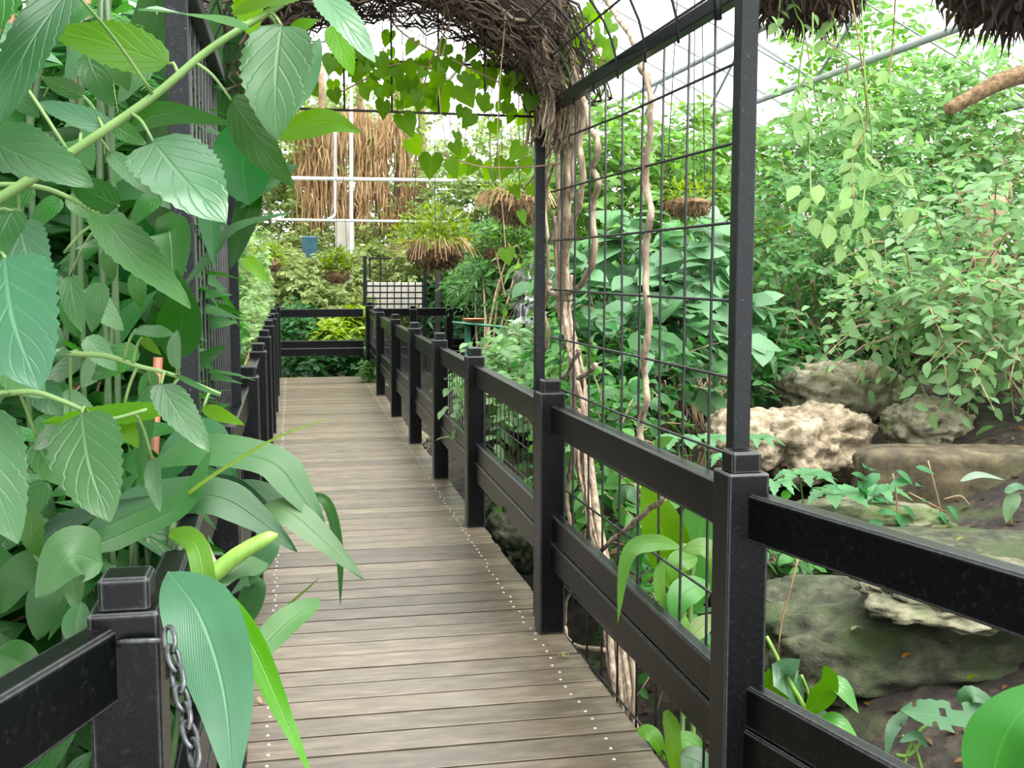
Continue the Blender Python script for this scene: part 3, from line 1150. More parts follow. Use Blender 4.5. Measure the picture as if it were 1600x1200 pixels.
# dead leaves on the bank and boards
N_ = 1500
px_ = rng.uniform(1.5, 5.6, N_)
py_ = rng.uniform(3.2, 10.0, N_)
P = np.array([(x, y, gz(x, y) + 0.012) for x, y in zip(px_, py_)])
D = rng.normal(size=(N_, 3)) * np.array([1, 1, 0.15])
Nn = np.array([0, 0, 1.0]) + rng.normal(size=(N_, 3)) * 0.3
lit = bpy.data.objects.new('leaf_litter', None)
COL.objects.link(lit)
ORG[lit.name] = Vector()
tag(lit, 'brown dead leaves scattered over the soil bank', 'leaf litter')
lit['kind'] = 'stuff'
leaf_mass('litter', P, D, Nn, rng.uniform(0.03, 0.075, N_), 'ovate', M['small'], lit, (0.22, 0.14, 0.07))
for i, (px, py, y, lab, colr) in enumerate(((1495, 845, 4.92, 'yellowed fallen leaf on the low green ledge', (0.5, 0.45, 0.16)),
                                          (1330, 985, 4.2, 'pale fallen leaf lying on the big green slab', (0.45, 0.42, 0.22)),
                                          (1410, 1028, 3.98, 'brown curled dead leaf on the slab below the ledge', (0.30, 0.16, 0.06)),
                                          (1512, 1062, 3.95, 'small lime green leaf fallen on the slab', (0.30, 0.45, 0.08)))):
    c = at(px, py, y)
    me = blade_mesh('fallen_leaf', [c, c + Vector((0.03, 0.01, 0.012)), c + Vector((0.06, 0.0, 0.004))], 0.032, 'ovate', Vector((0, 0.1, 1)), org=c, nseg=6)
    tag(link('fallen_leaf', me, M['leaf'], None, colr, loc=c), lab, 'leaf')
for i, (px, py, lab) in enumerate(((395, 1098, 'curled tan dead leaf on the boards by the left nails'), (872, 1027, 'twisted yellow leaf scrap on the boards by the near post'),
                                   (580, 606, 'pale leaf scrap on the boards at the far right corner'))):
    d = ray(px, py)
    c = EYE + d * (-1.635 / d.z)
    s = 0.035 if i < 2 else 0.12
    me = blade_mesh('fallen_leaf', [c, c + Vector((s * .5, 0.01, 0.014)), c + Vector((s, -0.01, 0.0)), c + Vector((s * 1.4, 0.012, 0.010))], s * 0.6, 'ovate', Vector((0, 0.2, 1)), org=c, nseg=8, wave=0.2)
    tag(link('fallen_leaf', me, M['leaf'], None, ((0.5, 0.42, 0.28), (0.45, 0.45, 0.2), (0.6, 0.5, 0.4))[i], loc=c), lab, 'leaf')

# ------------------------------------------------------------------ twisted vine on the arch
VX = 1.275
vine = thing('twisted_vine', 'old woody vine with twisted brown stems climbing the mesh beside the boardwalk', 'vine', arx(985, 1120, VX))
trunk_px = [(985, 1150), (958, 1010), (938, 880), (922, 790), (905, 690), (902, 600), (893, 540), (880, 480), (882, 430), (888, 370), (893, 300), (888, 240), (878, 190)]
trunk_px = trunk_px[:9]
core = spline([arx(px, py, VX + 0.02) for px, py in trunk_px], 90)
rad_at = lambda t: 0.066 * (1 - 0.30 * t) * (0.85 + 0.25 * math.sin(t * 14))
for s in range(13):
    ph = s * 2 * math.pi / 13 + random.uniform(-.3, .3)
    turns = random.uniform(0.9, 1.5) * (1 if s % 4 else -1)
    rr_ = random.uniform(0.006, 0.017)
    out = random.uniform(0.55, 1.1)
    pts = []
    for i, c in enumerate(core):
        t = i / 90
        a = ph + turns * 2 * math.pi * t + 0.4 * math.sin(t * 9 + s)
        R_ = rad_at(t) * out * (1.0 + 0.2 * t)
        w = 0.006 * noise.noise(Vector((t * 14, s * 3.1, 0)))
        pts.append(c + Vector((math.cos(a) * R_ * 0.6 + 0.004, math.sin(a) * R_, 0)) + Vector((w, w, 0)))
    MB().tube(pts, [rr_ * (1 - 0.35 * i / 90) * (1 + 0.2 * noise.noise(Vector((i * .3, s, 4)))) for i in range(91)], 7).build('stem', M['bark'], vine, True)
loops = [
    ([(878, 470), (877, 425), (881, 370), (884, 320), (886, 287), (882, 241), (871, 219), (866, 186), (850, 150), (838, 110)], 0.017),
    ([(884, 470), (880, 400), (886, 360), (890, 315), (887, 260), (890, 219), (886, 170), (880, 120), (862, 70)], 0.019),
    ([(872, 470), (868, 397), (871, 342), (869, 260), (872, 195), (868, 150)], 0.010),
    ([(880, 440), (888, 384), (899, 342), (907, 304), (910, 260), (908, 219), (910, 167), (898, 110), (880, 60)], 0.014),
    ([(858, 447), (868, 461), (899, 452), (921, 425), (929, 397), (926, 342), (928, 315), (936, 282), (926, 265), (934, 230), (923, 200), (910, 150), (895, 100), (885, 60)], 0.013),
    ([(852, 460), (857, 397), (853, 315), (858, 250), (862, 190)], 0.009),
    ([(876, 470), (873, 400), (876, 330), (879, 270), (877, 200), (872, 140)], 0.010),
    ([(890, 470), (884, 420), (880, 350), (893, 300), (895, 240), (893, 180), (885, 110)], 0.011),
    ([(860, 440), (850, 480), (856, 520), (848, 560), (842, 620), (848, 650)], 0.011),
    ([(893, 560), (905, 590), (928, 575), (932, 570)], 0.012),
    ([(880, 590), (900, 560), (905, 545)], 0.010),
    ([(882, 980), (886, 1000), (910, 1012), (945, 1015)], 0.011),
    ([(895, 900), (885, 950), (878, 990)], 0.008),
    ([(940, 860), (985, 820), (1010, 800), (1040, 780)], 0.010),
    ([(838, 420), (850, 395), (862, 365), (866, 330)], 0.008),
    ([(815, 300), (832, 275), (855, 240), (872, 220)], 0.006),
    ([(808, 295), (835, 305), (850, 300), (868, 255)], 0.007),
    ([(1003, 695), (1003, 660), (1012, 620), (1004, 590), (1012, 540), (1014, 480), (1008, 420), (1012, 370), (1018, 330), (1008, 290), (1015, 220), (1017, 170), (1012, 130), (1000, 105)], 0.0125),
    ([(1000, 105), (985, 60), (960, 20), (935, -10), (900, -60)], 0.010),
    ([(905, 640), (898, 700), (886, 760), (892, 830), (900, 900)], 0.010),
    ([(960, 950), (985, 1020), (990, 1090), (985, 1160)], 0.012),
]
for pth, r_ in loops:
    ph = random.uniform(0, 50)
    pts = [p + Vector((0.014 * noise.noise(Vector((k_ * 0.14, ph, 0))), 0.012 * noise.noise(Vector((k_ * 0.17, ph, 7))), 0)) for k_, p in enumerate(spline([arx(px, py, VX - 0.045) for px, py in pth], 8 * len(pth)))]
    MB().tube(pts, [r_ * (1 + 0.25 * noise.noise(Vector((i * .5, r_ * 999, 1)))) for i in range(len(pts))], 7).build('stem', M['bark'], vine, True)
# stems running up on to the hoop
for s in range(10):
    y_ = random.uniform(4.75, 5.2)
    a1 = random.uniform(0.9, 2.0)
    pts = [arx(random.uniform(862, 900), random.uniform(190, 260), VX - 0.04)]
    for t in np.linspace(0.05, a1, 12):
        pts.append(arc(t, y_ + 0.05 * math.sin(t * 5 + s), random.uniform(0.0, 0.10)))
    sp = spline(pts, 40)
    MB().tube(sp, [0.012 * (1 - 0.5 * i / 40) for i in range(41)], 6).build('stem', M['bark'], vine, True)
# dark fibrous mass of roots over the arch
cb = MB()
prev = None
ncs = 48
for i in range(ncs + 1):
    t = 0.30 + (math.pi - 0.45) * i / ncs
    ring = []
    env = min(1, (i + 2) / 9) * min(1, (ncs - i + 3) / 9)
    for k in range(14):
        a = 2 * math.pi * k / 14
        rr_ = (0.12 + 0.05 * noise.noise(Vector((t * 4, math.cos(a) * 1.5, math.sin(a) * 1.5)))) * env
        ring.append(arc(t, 4.93 + math.cos(a) * rr_ * 1.9, 0.11 + math.sin(a) * rr_))
    b = len(cb.v)
    cb.v += ring
    if i:
        for k in range(14):
            cb.f.append((b - 14 + k, b - 14 + (k + 1) % 14, b + (k + 1) % 14, b + k))
cb.build('root_mass', M['root'], vine, True)
fb = MB()
for s in range(1000):
    t = random.uniform(0.22, math.pi - 0.2)
    dt = random.uniform(0.15, 0.6) * random.choice((-1, 1))
    y_ = 4.93 + random.uniform(-.30, .30)
    q = random.uniform(-0.08, 0.25)
    pts = []
    for k in range(8):
        tt = min(max(t + dt * k / 7, 0.08), math.pi - 0.05)
        pts.append(arc(tt, y_ + 0.07 * noise.noise(Vector((s * 2.3, k * .6, 0))), q + 0.06 * noise.noise(Vector((s * 1.7, k * .7, 5)))))
    fb.tube(pts, [random.uniform(0.003, 0.006)] * 8, 3, cap=False)
for s in range(260):
    t = random.uniform(0.3, math.pi - 0.3)
    p = arc(t, 4.93 + random.uniform(-.28, .2), random.uniform(-0.06, 0.0))
    L_ = random.uniform(0.03, 0.14)
    fb.tube([p, p + Vector((random.uniform(-.03, .03), 0, -L_ * .5)), p + Vector((random.uniform(-.05, .05), 0, -L_))], [0.003, 0.002, 0.001], 3, cap=False)
stuff(fb.build('root_fibres', M['root'], vine))
fb = MB()
for s in range(230):
    t = random.uniform(0.02, 1.1)
    dt = random.uniform(0.3, 0.8)
    y_ = 4.93 + random.uniform(-.2, .28)
    q = random.uniform(-0.05, 0.14)
    pts = [arc(max(t - dt * k / 7, -0.12 - 0.02 * (s % 9)), y_ + 0.03 * noise.noise(Vector((s * 2.3, k * .25, 9))), q + 0.03 * noise.noise(Vector((s * 1.7, k * .25, 3)))) for k in range(8)]
    fb.tube(pts, [random.uniform(0.003, 0.006)] * 8, 3, cap=False)
stuff(fb.build('bark_fibres', M['bark'], vine))
# heart shaped leaves below the arch, lit from behind
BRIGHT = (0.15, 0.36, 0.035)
hp = []
spots = [(600, 118, 34), (555, 60, 30), (618, 300 - 185, 22), (660, 150, 48), (675, 160, 44), (720, 150, 36), (735, 115, 26), (590, 100, 30), (520, 100, 28), (480, 140, 26), (520, 150, 22),
         (600, 170, 28), (628, 195, 36), (640, 230, 30), (675, 258, 36), (700, 265, 30), (722, 268, 30), (745, 262, 28), (725, 240, 26), (708, 232, 22), (770, 270, 26), (768, 275, 20), (790, 265, 34),
         (815, 240, 30), (820, 260, 24), (800, 302, 22), (828, 300, 24), (790, 400, 26), (812, 340, 22), (712, 215, 20), (770, 200, 24), (800, 180, 28), (740, 190, 26), (760, 120, 34), (790, 140, 34),
         (810, 110, 30), (690, 105, 30), (640, 110, 26), (700, 80, 26), (610, 60, 24), (560, 110, 26), (530, 70, 22), (650, 75, 26), (585, 135, 22), (745, 85, 28), (775, 85, 22), (830, 150, 22)]
for px, py, s in spots:
    hp.append((px, py, s))
for k in range(90):
    px = random.uniform(520, 850)
    hp.append((px, random.uniform(70, 150) + (px - 520) * 0.14, random.uniform(14, 28)))
for k in range(60):
    hp.append((random.uniform(870, 960), random.uniform(0, 130), random.uniform(14, 26)))
lp, ld, ln, ls, lc = [], [], [], [], []
for px, py, s in hp:
    y_ = random.uniform(4.7, 5.4)
    lp.append(tuple(at(px, py - s * 0.5, y_)))
    ld.append((random.uniform(-.9, .9), random.uniform(-.5, .5), -1.0))
    ln.append((random.uniform(-.9, .9), -1.0, random.uniform(-.5, .8)))
    ls.append(s * y_ / FPX * 1.15)
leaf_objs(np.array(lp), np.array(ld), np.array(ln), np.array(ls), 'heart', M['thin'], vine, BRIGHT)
tb_ = MB()
for p in lp[:47:3]:
    p = Vector(p)
    up_ = arc(min(max(math.acos(max(-1, min(1, (p.x - ACX) / AA))), 0.1), 3.0), p.y, 0.0)
    if up_.z > p.z + 0.02:
        tb_.tube(spline([p, p.lerp(up_, 0.5) + rv(.05), up_], 6), 0.0022, 3, cap=False)
stuff(tb_.build('tendrils', M['twig'], vine))
for pth in ([(685, 238), (740, 258), (780, 262), (835, 260), (880, 255)], [(720, -10), (700, 40), (680, 80), (668, 110), (655, 170)], [(520, 150), (560, 130), (620, 100), (690, 110)], [(600, 20), (640, 60), (720, 100), (800, 140), (850, 180)],
            [(790, 465), (780, 420), (775, 395)]):
    MB().tube(spline([at(px, py, 4.95) for px, py in pth], 20), 0.004, 5).build('stem', M['twig'], vine, True)

# ------------------------------------------------------------------ hanging baskets
def basket(label, c, rx, rz, mat, hang_z, nleaf=260, leaf_col=(0.20, 0.33, 0.09), lsize=0.06, fibres=260, straw=40, trail=0, droop_only=False, tm='tiny', foliage=True, tuft=1.0):
    root = thing('hanging_basket', label, 'basket', c)
    c = Vector(c)
    bm = bmesh.new()
    bmesh.ops.create_icosphere(bm, subdivisions=4, radius=1.0)
    sd = rv(20)
    for v in bm.verts:
        p = v.co.copy()
        k = 1 + 0.16 * noise.fractal(p * 2.2 + sd, 0.9, 2, 4)
        z = p.z * k
        z = max(z, -1.0) if z < 0 else z * 0.45
        v.co = c + Vector((p.x * k * rx, p.y * k * rx, z * rz))
    mb = MB()
    bm.verts.ensure_lookup_table()
    mb.v = [v.co.copy() for v in bm.verts]
    mb.f = [tuple(v.index for v in f.verts) for f in bm.faces]
    bm.free()
    mb.build('moss_liner', M[mat], root, True)
    fb = MB()
    for k in range(fibres):
        a = random.uniform(0, 6.283)
        u = random.uniform(-1.0, 0.25)
        w = math.sqrt(1 - min(u * u, 0.98))
        p = c + Vector((math.cos(a) * w * rx, math.sin(a) * w * rx, u * rz))
        o = Vector((math.cos(a), math.sin(a), 0))
        L_ = random.uniform(0.15, 0.5) * rz
        fb.tube([p - o * 0.02, p + o * 0.25 * L_ - Vector((0, 0, .4 * L_)), p + o * 0.3 * L_ + rv(.02) - Vector((0, 0, L_))], [0.006 * rx / .2, 0.005 * rx / .2, 0.001], 3, cap=False)
    stuff(fb.build('fibres', M[mat], root))
    if straw:
        fb = MB()
        for k in range(straw * 3):
            a = random.uniform(0, 6.283)
            o = Vector((math.cos(a), math.sin(a), 0))
            p = c + o * rx * 0.7 + Vector((0, 0, rz * 0.3))
            L_ = random.uniform(0.5, 1.3) * rx
            fb.tube(spline([p, p + o * L_ * 0.5 + Vector((0, 0, 0.25 * L_)), p + o * L_ * 0.9 + rv(.03) - Vector((0, 0, random.uniform(0, .5) * L_))], 5), 0.004, 3, cap=False)
        stuff(fb.build('dry_stems', M['dry'], root))
    hook = Vector((c.x, c.y, hang_z))
    for k in range(3):
        a = 2.1 * k + 0.4
        MB().tube([c + Vector((math.cos(a) * rx, math.sin(a) * rx, rz * 0.3)), hook], 0.004, 4).build('hanger', M['wire'], root)
    if foliage:
        n = nleaf
        un = unit(n)
        un[:, 2] = np.abs(un[:, 2]) * 0.8
        P = np.array(c) + un * np.array([rx * 1.5, rx * 1.3, rz * 1.5 * tuft]) * (0.4 + 0.7 * rng.random(n))[:, None] + np.array([0, 0, rz * 0.3])
        D = un + rng.normal(size=(n, 3)) * 0.5
        Nn = np.array([0, -.3, 1.0]) + rng.normal(size=(n, 3)) * 0.4
        leaf_mass('foliage', P, D, Nn, lsize * (0.7 + 0.6 * rng.random(n)), tm, M['small'], root, leaf_col)
    return root


b1 = basket('big dark peaty hanging basket overhead, trailing pale stems beside the tallest upright', at(1258, -38, 4.2), 0.225, 0.18, 'peat', 5.2, foliage=False, straw=0, fibres=420)
b2 = basket('largest dark hanging basket overhead at the picture corner', at(1612, -58, 3.5), 0.29, 0.20, 'peat', 4.9, foliage=False, straw=0, fibres=480)
basket('square brown moss basket seen through the wire mesh', at(1075, 318, 7.2), 0.155, 0.085, 'coir', 5.5, nleaf=160, lsize=0.05, straw=0, leaf_col=(0.25, 0.38, 0.08), tuft=1.6)
basket('wide straw fringed hanging basket above the bird table', at(680, 393, 12.0), 0.29, 0.17, 'coir', 5.8, nleaf=700, lsize=0.08, straw=40, leaf_col=(0.26, 0.38, 0.10), tuft=2.0)
basket('small round brown basket next to the straw fringed one', at(783, 392, 11.0), 0.165, 0.10, 'coir', 5.8, nleaf=420, lsize=0.07, straw=4, leaf_col=(0.18, 0.34, 0.12), tuft=2.2)
basket('tangled root basket hanging behind the twisted vine', at(808, 318, 8.5), 0.19, 0.15, 'coir', 5.6, nleaf=240, lsize=0.06, straw=40, leaf_col=(0.22, 0.36, 0.08), tuft=1.3)
basket('far brown basket among yellow green leaves left of the lattice', at(528, 428, 16.5), 0.16, 0.13, 'coir', 5.8, nleaf=420, lsize=0.09, straw=3, leaf_col=(0.24, 0.36, 0.10), tuft=2.0)
basket('far left brown basket above the end railing', at(420, 412, 17.0), 0.16, 0.11, 'coir', 5.8, nleaf=300, lsize=0.09, straw=3, leaf_col=(0.24, 0.36, 0.10), tuft=2.0)
# pale stems trailing out of the near basket
PALE = (0.50, 0.74, 0.38)
trails = [[(1290, -20), (1310, 60), (1322, 150), (1345, 180), (1352, 225), (1358, 260), (1390, 245 + 30), (1415, 262), (1418, 290), (1435, 293)],
          [(1330, -20), (1345, 100), (1352, 190), (1335, 240), (1330, 275), (1332, 310), (1310, 330), (1300, 345)],
          [(1345, -20), (1350, 120), (1362, 225), (1352, 290), (1350, 340), (1365, 385), (1362, 420), (1335, 435), (1322, 428)],
          [(1235, -20), (1243, 20), (1256, 50), (1250, 130), (1260, 180), (1265, 240), (1268, 310)],
          [(1220, -10), (1215, 40), (1217, 70)], [(1318, -30), (1300, 30), (1290, 60), (1318, 90), (1326, 125)], [(1400, -20), (1395, 60), (1390, 130)], [(1270, 20), (1268, 100), (1240, 150)]]
PP, DD, NN, SS = [], [], [], []
for tr_ in trails:
    pts = spline([at(px + random.uniform(-2, 2), py, 4.05 + random.uniform(-.1, .1)) for px, py in tr_], 8 * len(tr_))
    MB().tube(pts, 0.0035, 5).build('trailing_stem', M['dry'] if random.random() < 0.3 else M['lime_stem'], b1, True)
    for k in range(6, len(pts), 5):
        for sg in (-1, 1):
            if random.random() < 0.55:
                PP.append(tuple(pts[k]))
                DD.append((sg * 0.8 + random.uniform(-.3, .3), random.uniform(-.5, .3), -0.5))
                NN.append((random.uniform(-.3, .3), -0.6, 0.8))
                SS.append(random.uniform(0.035, 0.075))
for px, py, s in [(1250, 290, 34), (1280, 288, 34), (1363, 265, 40), (1335, 270, 28), (1350, 240, 30), (1325, 318, 34), (1355, 325, 34), (1295, 350, 40), (1345, 355, 34), (1360, 390, 40), (1335, 400, 40), (1430, 325, 40),
                  (1410, 270, 26), (1255, 190, 34), (1390, 320, 30), (1290, 330, 30), (1270, 340, 34), (1205, 25, 20), (1223, 28, 20), (1271, 22, 20), (1315, 385, 30), (1320, 350, 30), (1240, 205, 30)]:
    PP.append(tuple(at(px, py, 4.0)))
    DD.append((random.uniform(-1, 1), -0.2, -0.6))
    NN.append((random.uniform(-.3, .3), -0.5, 0.9))
    SS.append(s * 4.0 / FPX)
leaf_objs(np.array(PP), np.array(DD), np.array(NN), np.array(SS), 'broad', M['thin'], b1, PALE)
# upright pale flower bracts
for px, py, h in [(1318, 375, 38), (1340, 372, 24), (1270, 330, 26), (1405, 330, 40), (1158, 50, 26), (1152, 292, 28), (1172, 248, 30)]:
    y_ = 4.0 if px > 1180 else 3.05
    base_ = at(px, py + h / 2, y_)
    n = 26
    P = np.array([tuple(base_ + Vector((0, 0, h * y_ / FPX * k / n))) for k in range(n)])
    D = np.array([(math.cos(k * 2.4), math.sin(k * 2.4), 0.9) for k in range(n)])
    Nn = np.array([(math.cos(k * 2.4) * -.6, math.sin(k * 2.4) * -.6, 1) for k in range(n)])
    leaf_mass('flower_bract', P, D, Nn, np.full(n, h * y_ / FPX * 0.35) * np.linspace(1.0, 0.5, n), 'tiny', M['thin'], b1, (0.50, 0.74, 0.38)).pop('kind', None)
# ------------------------------------------------------------------ far things
pf = thing('pipe_frame', 'white pipe frame standing across the greenery past the boardwalk end', 'pipe', at(548, 560, 20.5))
for a, b, r_ in (((430, 278), (960, 286), 0.034), ((425, 343), (700, 347), 0.024)):
    MB().tube([at(*a, 20.5), at(*b, 20.5)], r_, 8).build('rail', M['pipe'], pf, True)
MB().tube(spline([at(524, 205, 20.5), at(524, 310, 20.5), at(523, 335, 20.5), at(512, 343, 20.5)], 16), 0.024, 8).build('riser', M['pipe'], pf, True)
MB().tube([at(549, 130, 20.6), at(549, 620, 20.6)], 0.030, 8).build('riser', M['pipe'], pf, True)
MB().tube([at(925, 286, 20.5), at(925, 620, 20.5)], 0.030, 8).build('riser', M['pipe'], pf, True)

tl = thing('trellis', 'dark square lattice trellis beyond the far railing', 'trellis', at(618, 545, 19.3))
TY = 19.3
for px in (572, 583, 594, 605, 616, 627, 638, 649, 660):
    MB().beam(at(px, 440, TY), at(px, 492, TY), 0.026, 0.018, 0.002).build('upright_slat', M['steel'], tl)
for py in (447, 457, 466, 475, 484):
    MB().beam(at(568, py, TY + .02), at(666, py, TY + .02), 0.018, 0.026, 0.002).build('cross_slat', M['steel'], tl)
for px, pt in ((570, 400), (664, 415)):
    MB().beam(at(px, pt, TY), at(px, 575, TY), 0.075, 0.06, 0.003).build('post', M['steel'], tl)
p_ = tag(MB().beam(at(684, 400, 19.0), at(684, 580, 19.0), 0.10, 0.09).build('timber_post', M['joist']), 'weathered brown post standing right of the lattice trellis', 'post')
for o_ in (p_,):
    pass
lp_ = thing('square_frame', 'thin dark square frame above the lattice trellis', 'frame', at(595, 430, 20))
for a, b in (((578, 403), (612, 404)), ((594, 404), (595, 440)), ((578, 403), (578, 440))):
    MB().beam(at(*a, 20), at(*b, 20), 0.03, 0.03, 0.002).build('bar', M['steel'], lp_)
pn = tag(MB().beam(at(574, 468, 19.8), at(664, 468, 19.8), 0.04, 0.60, 0.01).build('white_panel', M['concrete']), 'white wall panel glimpsed behind the lattice trellis', 'panel')
pn2 = tag(MB().beam(at(524, 375, 21.2), at(554, 375, 21.2), 0.04, 0.75, 0.01).build('white_panel', M['concrete']), 'white wall panel glimpsed below the dried vine curtain', 'panel')
bl = tag(MB().box(at(484, 388, 20.9), (1, 0, 0), (0, 1, 0), UPZ, 0.14, 0.12, 0.22, 0.02).build('blue_bin', M['blue_paint']), 'dark blue container half hidden in the far leaves', 'container')

bt = thing('bird_table', 'green bird table on a round post by the railing', 'table', at(731, 560, 14.0))
by = 14.0
b0 = at(731, 560, by)
btop = at(731, 505, by)
MB().lathe((b0.x, b0.y, b0.z - 0.9), [(0.045, 0), (0.042, btop.z - b0.z + 0.9)], 14).build('post', M['green_paint'], bt, True)
MB().beam(at(712, 504, by), at(788, 511, by + 0.1), 0.34, 0.025, 0.008).build('table_top', M['green_paint'], bt)
d0 = at(740, 504, by - 0.02)
sc_ = MB().lathe(d0, [(0.001, 0.006), (0.10, 0.004), (0.135, 0.045), (0.142, 0.050), (0.135, 0.052), (0.125, 0.044), (0.095, 0.014), (0.001, 0.014)], 24).build('feeding_dish', M['terracotta'], None, True)
tag(sc_, 'shallow terracotta dish resting on the green bird table', 'dish')

# cascade
wf = thing('cascade', 'white waterfall running down a wet dark rock behind the vine', 'waterfall', at(832, 560, 12.2))
bm = bmesh.new()
bmesh.ops.create_icosphere(bm, subdivisions=5, radius=1.0)
cw = at(838, 462, 12.3)
mb = MB()
for v in bm.verts:
    p = v.co.copy()
    k = 1 + 0.3 * noise.fractal(p * 1.8 + Vector((3, 1, 8)), 0.9, 2, 5)
    mb.v.append(cw + Vector((p.x * 0.26 * k, p.y * 0.3 * k, p.z * 0.36 * k)))
bm.verts.ensure_lookup_table()
mb.f = [tuple(v.index for v in f.verts) for f in bm.faces]
bm.free()
mb.build('wet_rock', M['rock_wet'], wf, True)
for (a, b, c_, w, n) in (((843, 425), (835, 460), (822, 505), 0.26, 40), ((838, 500), (822, 540), (800, 560), 0.14, 24), ((806, 512), (797, 535), (792, 560), 0.09, 16), ((800, 640), (795, 655), (790, 668), 0.10, 16)):
    pts = spline([at(*a, 11.95), at(*b, 11.88), at(*c_, 11.8)], n)
    mb = MB()
    for i, p in enumerate(pts):
        for k in range(9):
            u = k / 8 - 0.5
            mb.v.append(p + Vector((u * w * (1 + 0.3 * math.sin(i * .5)), -0.05 * math.cos(u * 3) + 0.02 * noise.noise(Vector((k * .9, i * .15, 2))), 0.02 * noise.noise(Vector((k, i * .3, 7))))))
    for i in range(n):
        for k in range(8):
            mb.f.append((i * 9 + k, i * 9 + k + 1, (i + 1) * 9 + k + 1, (i + 1) * 9 + k))
    mb.build('water', M['water'], wf, True)

# curtain of dried vines
dv = thing('dried_vine_curtain', 'tall brown curtain of dried hanging vines past the boardwalk end', 'vine', at(560, 480, 22.5))
fb = MB()
for k in range(2700):
    px = random.choice((random.gauss(490, 20), random.gauss(556, 24), random.gauss(625, 24), random.uniform(462, 668)))
    y_ = 22.5 + random.uniform(-.6, .6)
    top = random.uniform(165, 350)
    if noise.noise(Vector((px * .03, top * .022, 3))) < -0.25:
        continue
    if not 458 < px < 668 or (px > 640 and top < 240):
        continue
    bot = min(top + random.uniform(18, 75), random.uniform(340, 430) if px < 600 else random.uniform(320, 375))
    a, b = at(px, top, y_), at(px + random.uniform(-5, 5), bot, y_)
    fb.tube([a, a.lerp(b, .5) + rv(.07), b], [0.012, 0.014, 0.004], 3, cap=False)
stuff(fb.build('dry_strands', M['dry'], dv))
for px in (500, 560, 618, 655):
    MB().tube(spline([at(px, 100, 22.6), at(px + 5, 250, 22.6), at(px - 4, 400, 22.6), at(px, 560, 22.6)], 12), 0.07, 8).build('trunk', M['twig'], dv, True)
n = 3600
px = rng.uniform(452, 676, n)
py = rng.uniform(130, 410, n)
P = np.array([tuple(at(a, b, 22.1 + 0.5 * random.random())) for a, b in zip(px, py)])
kk = np.array([noise.noise(Vector((p[0] * 1.9, 0, p[2] * 1.1))) + max(0, p[2] - 4.2) * .25 for p in P]) > 0.05
P = P[kk]
leaf_mass('foliage', P, rng.normal(size=P.shape) * [1, .5, .5] + [0, 0, -.8], rng.normal(size=P.shape) * .4 + [0, -.7, .8], rng.uniform(0.07, 0.13, len(P)), 'ovate', M['small'], dv, (0.34, 0.48, 0.16))

# ------------------------------------------------------------------ planting
G_MID = (0.105, 0.27, 0.10)
G_LIGHT = (0.32, 0.52, 0.27)
G_YEL = (0.26, 0.38, 0.10)
G_DARK = (0.045, 0.14, 0.05)


def C(px, py, y, rx, ry, rz, n):
    p = at(px, py, y)
    return (p.x, p.y, p.z, rx, ry, rz, n)


def gp(px, py, y):
    p = at(px, py, y)
    return Vector((p.x, p.y, gz(p.x, p.y) - 0.02))


# bank on the right, near to far
shrub('bank_shrub', 'arching light green shrub with thin brown twigs leaning over the pale boulders', 'shrub', gp(1600, 560, 7.6),
      [C(1570, 400, 7.2, .75, .6, .55, 120), C(1480, 480, 6.9, .6, .5, .30, 100), C(1600, 530, 6.6, .5, .45, .35, 80), C(1420, 530, 7.4, .35, .4, .14, 26), C(1640, 300, 7.4, .6, .5, .4, 60)],
      'ovate', 0.105, G_LIGHT, singles=280, shoot=0.62, per=7, droop=0.5, twig_mat='twig', twig_r=1.5)
shrub('bank_shrub', 'dense mid green shrub filling the bank right of the tallest upright', 'shrub', gp(1270, 560, 8.9),
      [C(1260, 460, 8.7, .62, .6, .45, 130), C(1390, 420, 8.8, .7, .6, .5, 140), C(1260, 350, 9.0, .6, .6, .45, 130), C(1400, 330, 9.0, .7, .6, .45, 130)],
      'ovate', 0.08, (0.20, 0.40, 0.175), singles=300, shoot=0.42, per=9, droop=0.35)
shrub('tall_bush', 'tall fresh green bush reaching the roof tubes behind the trailing basket stems', 'bush', gp(1420, 520, 11),
      [C(1330, 250, 10.5, .9, .8, .6, 150), C(1460, 240, 10.5, .9, .8, .7, 160), C(1580, 200, 10.5, .9, .8, .8, 160), C(1470, 150, 11.0, .7, .7, .5, 60), C(1220, 260, 11.5, .6, .6, .35, 70)],
      'ovate', 0.115, (0.31, 0.54, 0.24), singles=300, shoot=0.6, per=10, droop=0.3)
shrub('climber', 'airy climber with small leaves growing up towards the roof tubes', 'climber', gp(1330, 560, 12.5),
      [C(1280, 70, 12.0, .55, .5, .5, 45), C(1370, 60, 12.0, .5, .5, .6, 45), C(1330, 140, 12, .6, .5, .5, 50), C(1400, 130, 12, .5, .5, .5, 40)],
      'ovate', 0.11, (0.19, 0.42, 0.12), mat='thin', singles=200, shoot=0.6, per=8, droop=0.4)
shrub('shade_shrub', 'dark leaved shrub low on the bank behind the boulders', 'shrub', gp(1440, 560, 9.6),
      [C(1200, 540, 9.2, .5, .5, .3, 70), C(1350, 520, 9.6, .8, .6, .4, 110), C(1520, 450, 9.4, 1.0, .6, .6, 150), C(1600, 380, 9.4, .8, .6, .7, 120)],
      'ovate', 0.10, (0.075, 0.20, 0.075), singles=200, shoot=0.4, per=8)
tk = tag(MB().tube(spline([at(1545, 720, 8.6), at(1538, 560, 8.6), at(1535, 440, 8.7), at(1555, 300, 8.8)], 16), [0.17 - 0.004 * i for i in range(17)], 12).build('tree_trunk', M['twig'], None, True), 'grey brown trunk half hidden behind the arching shrub', 'trunk')
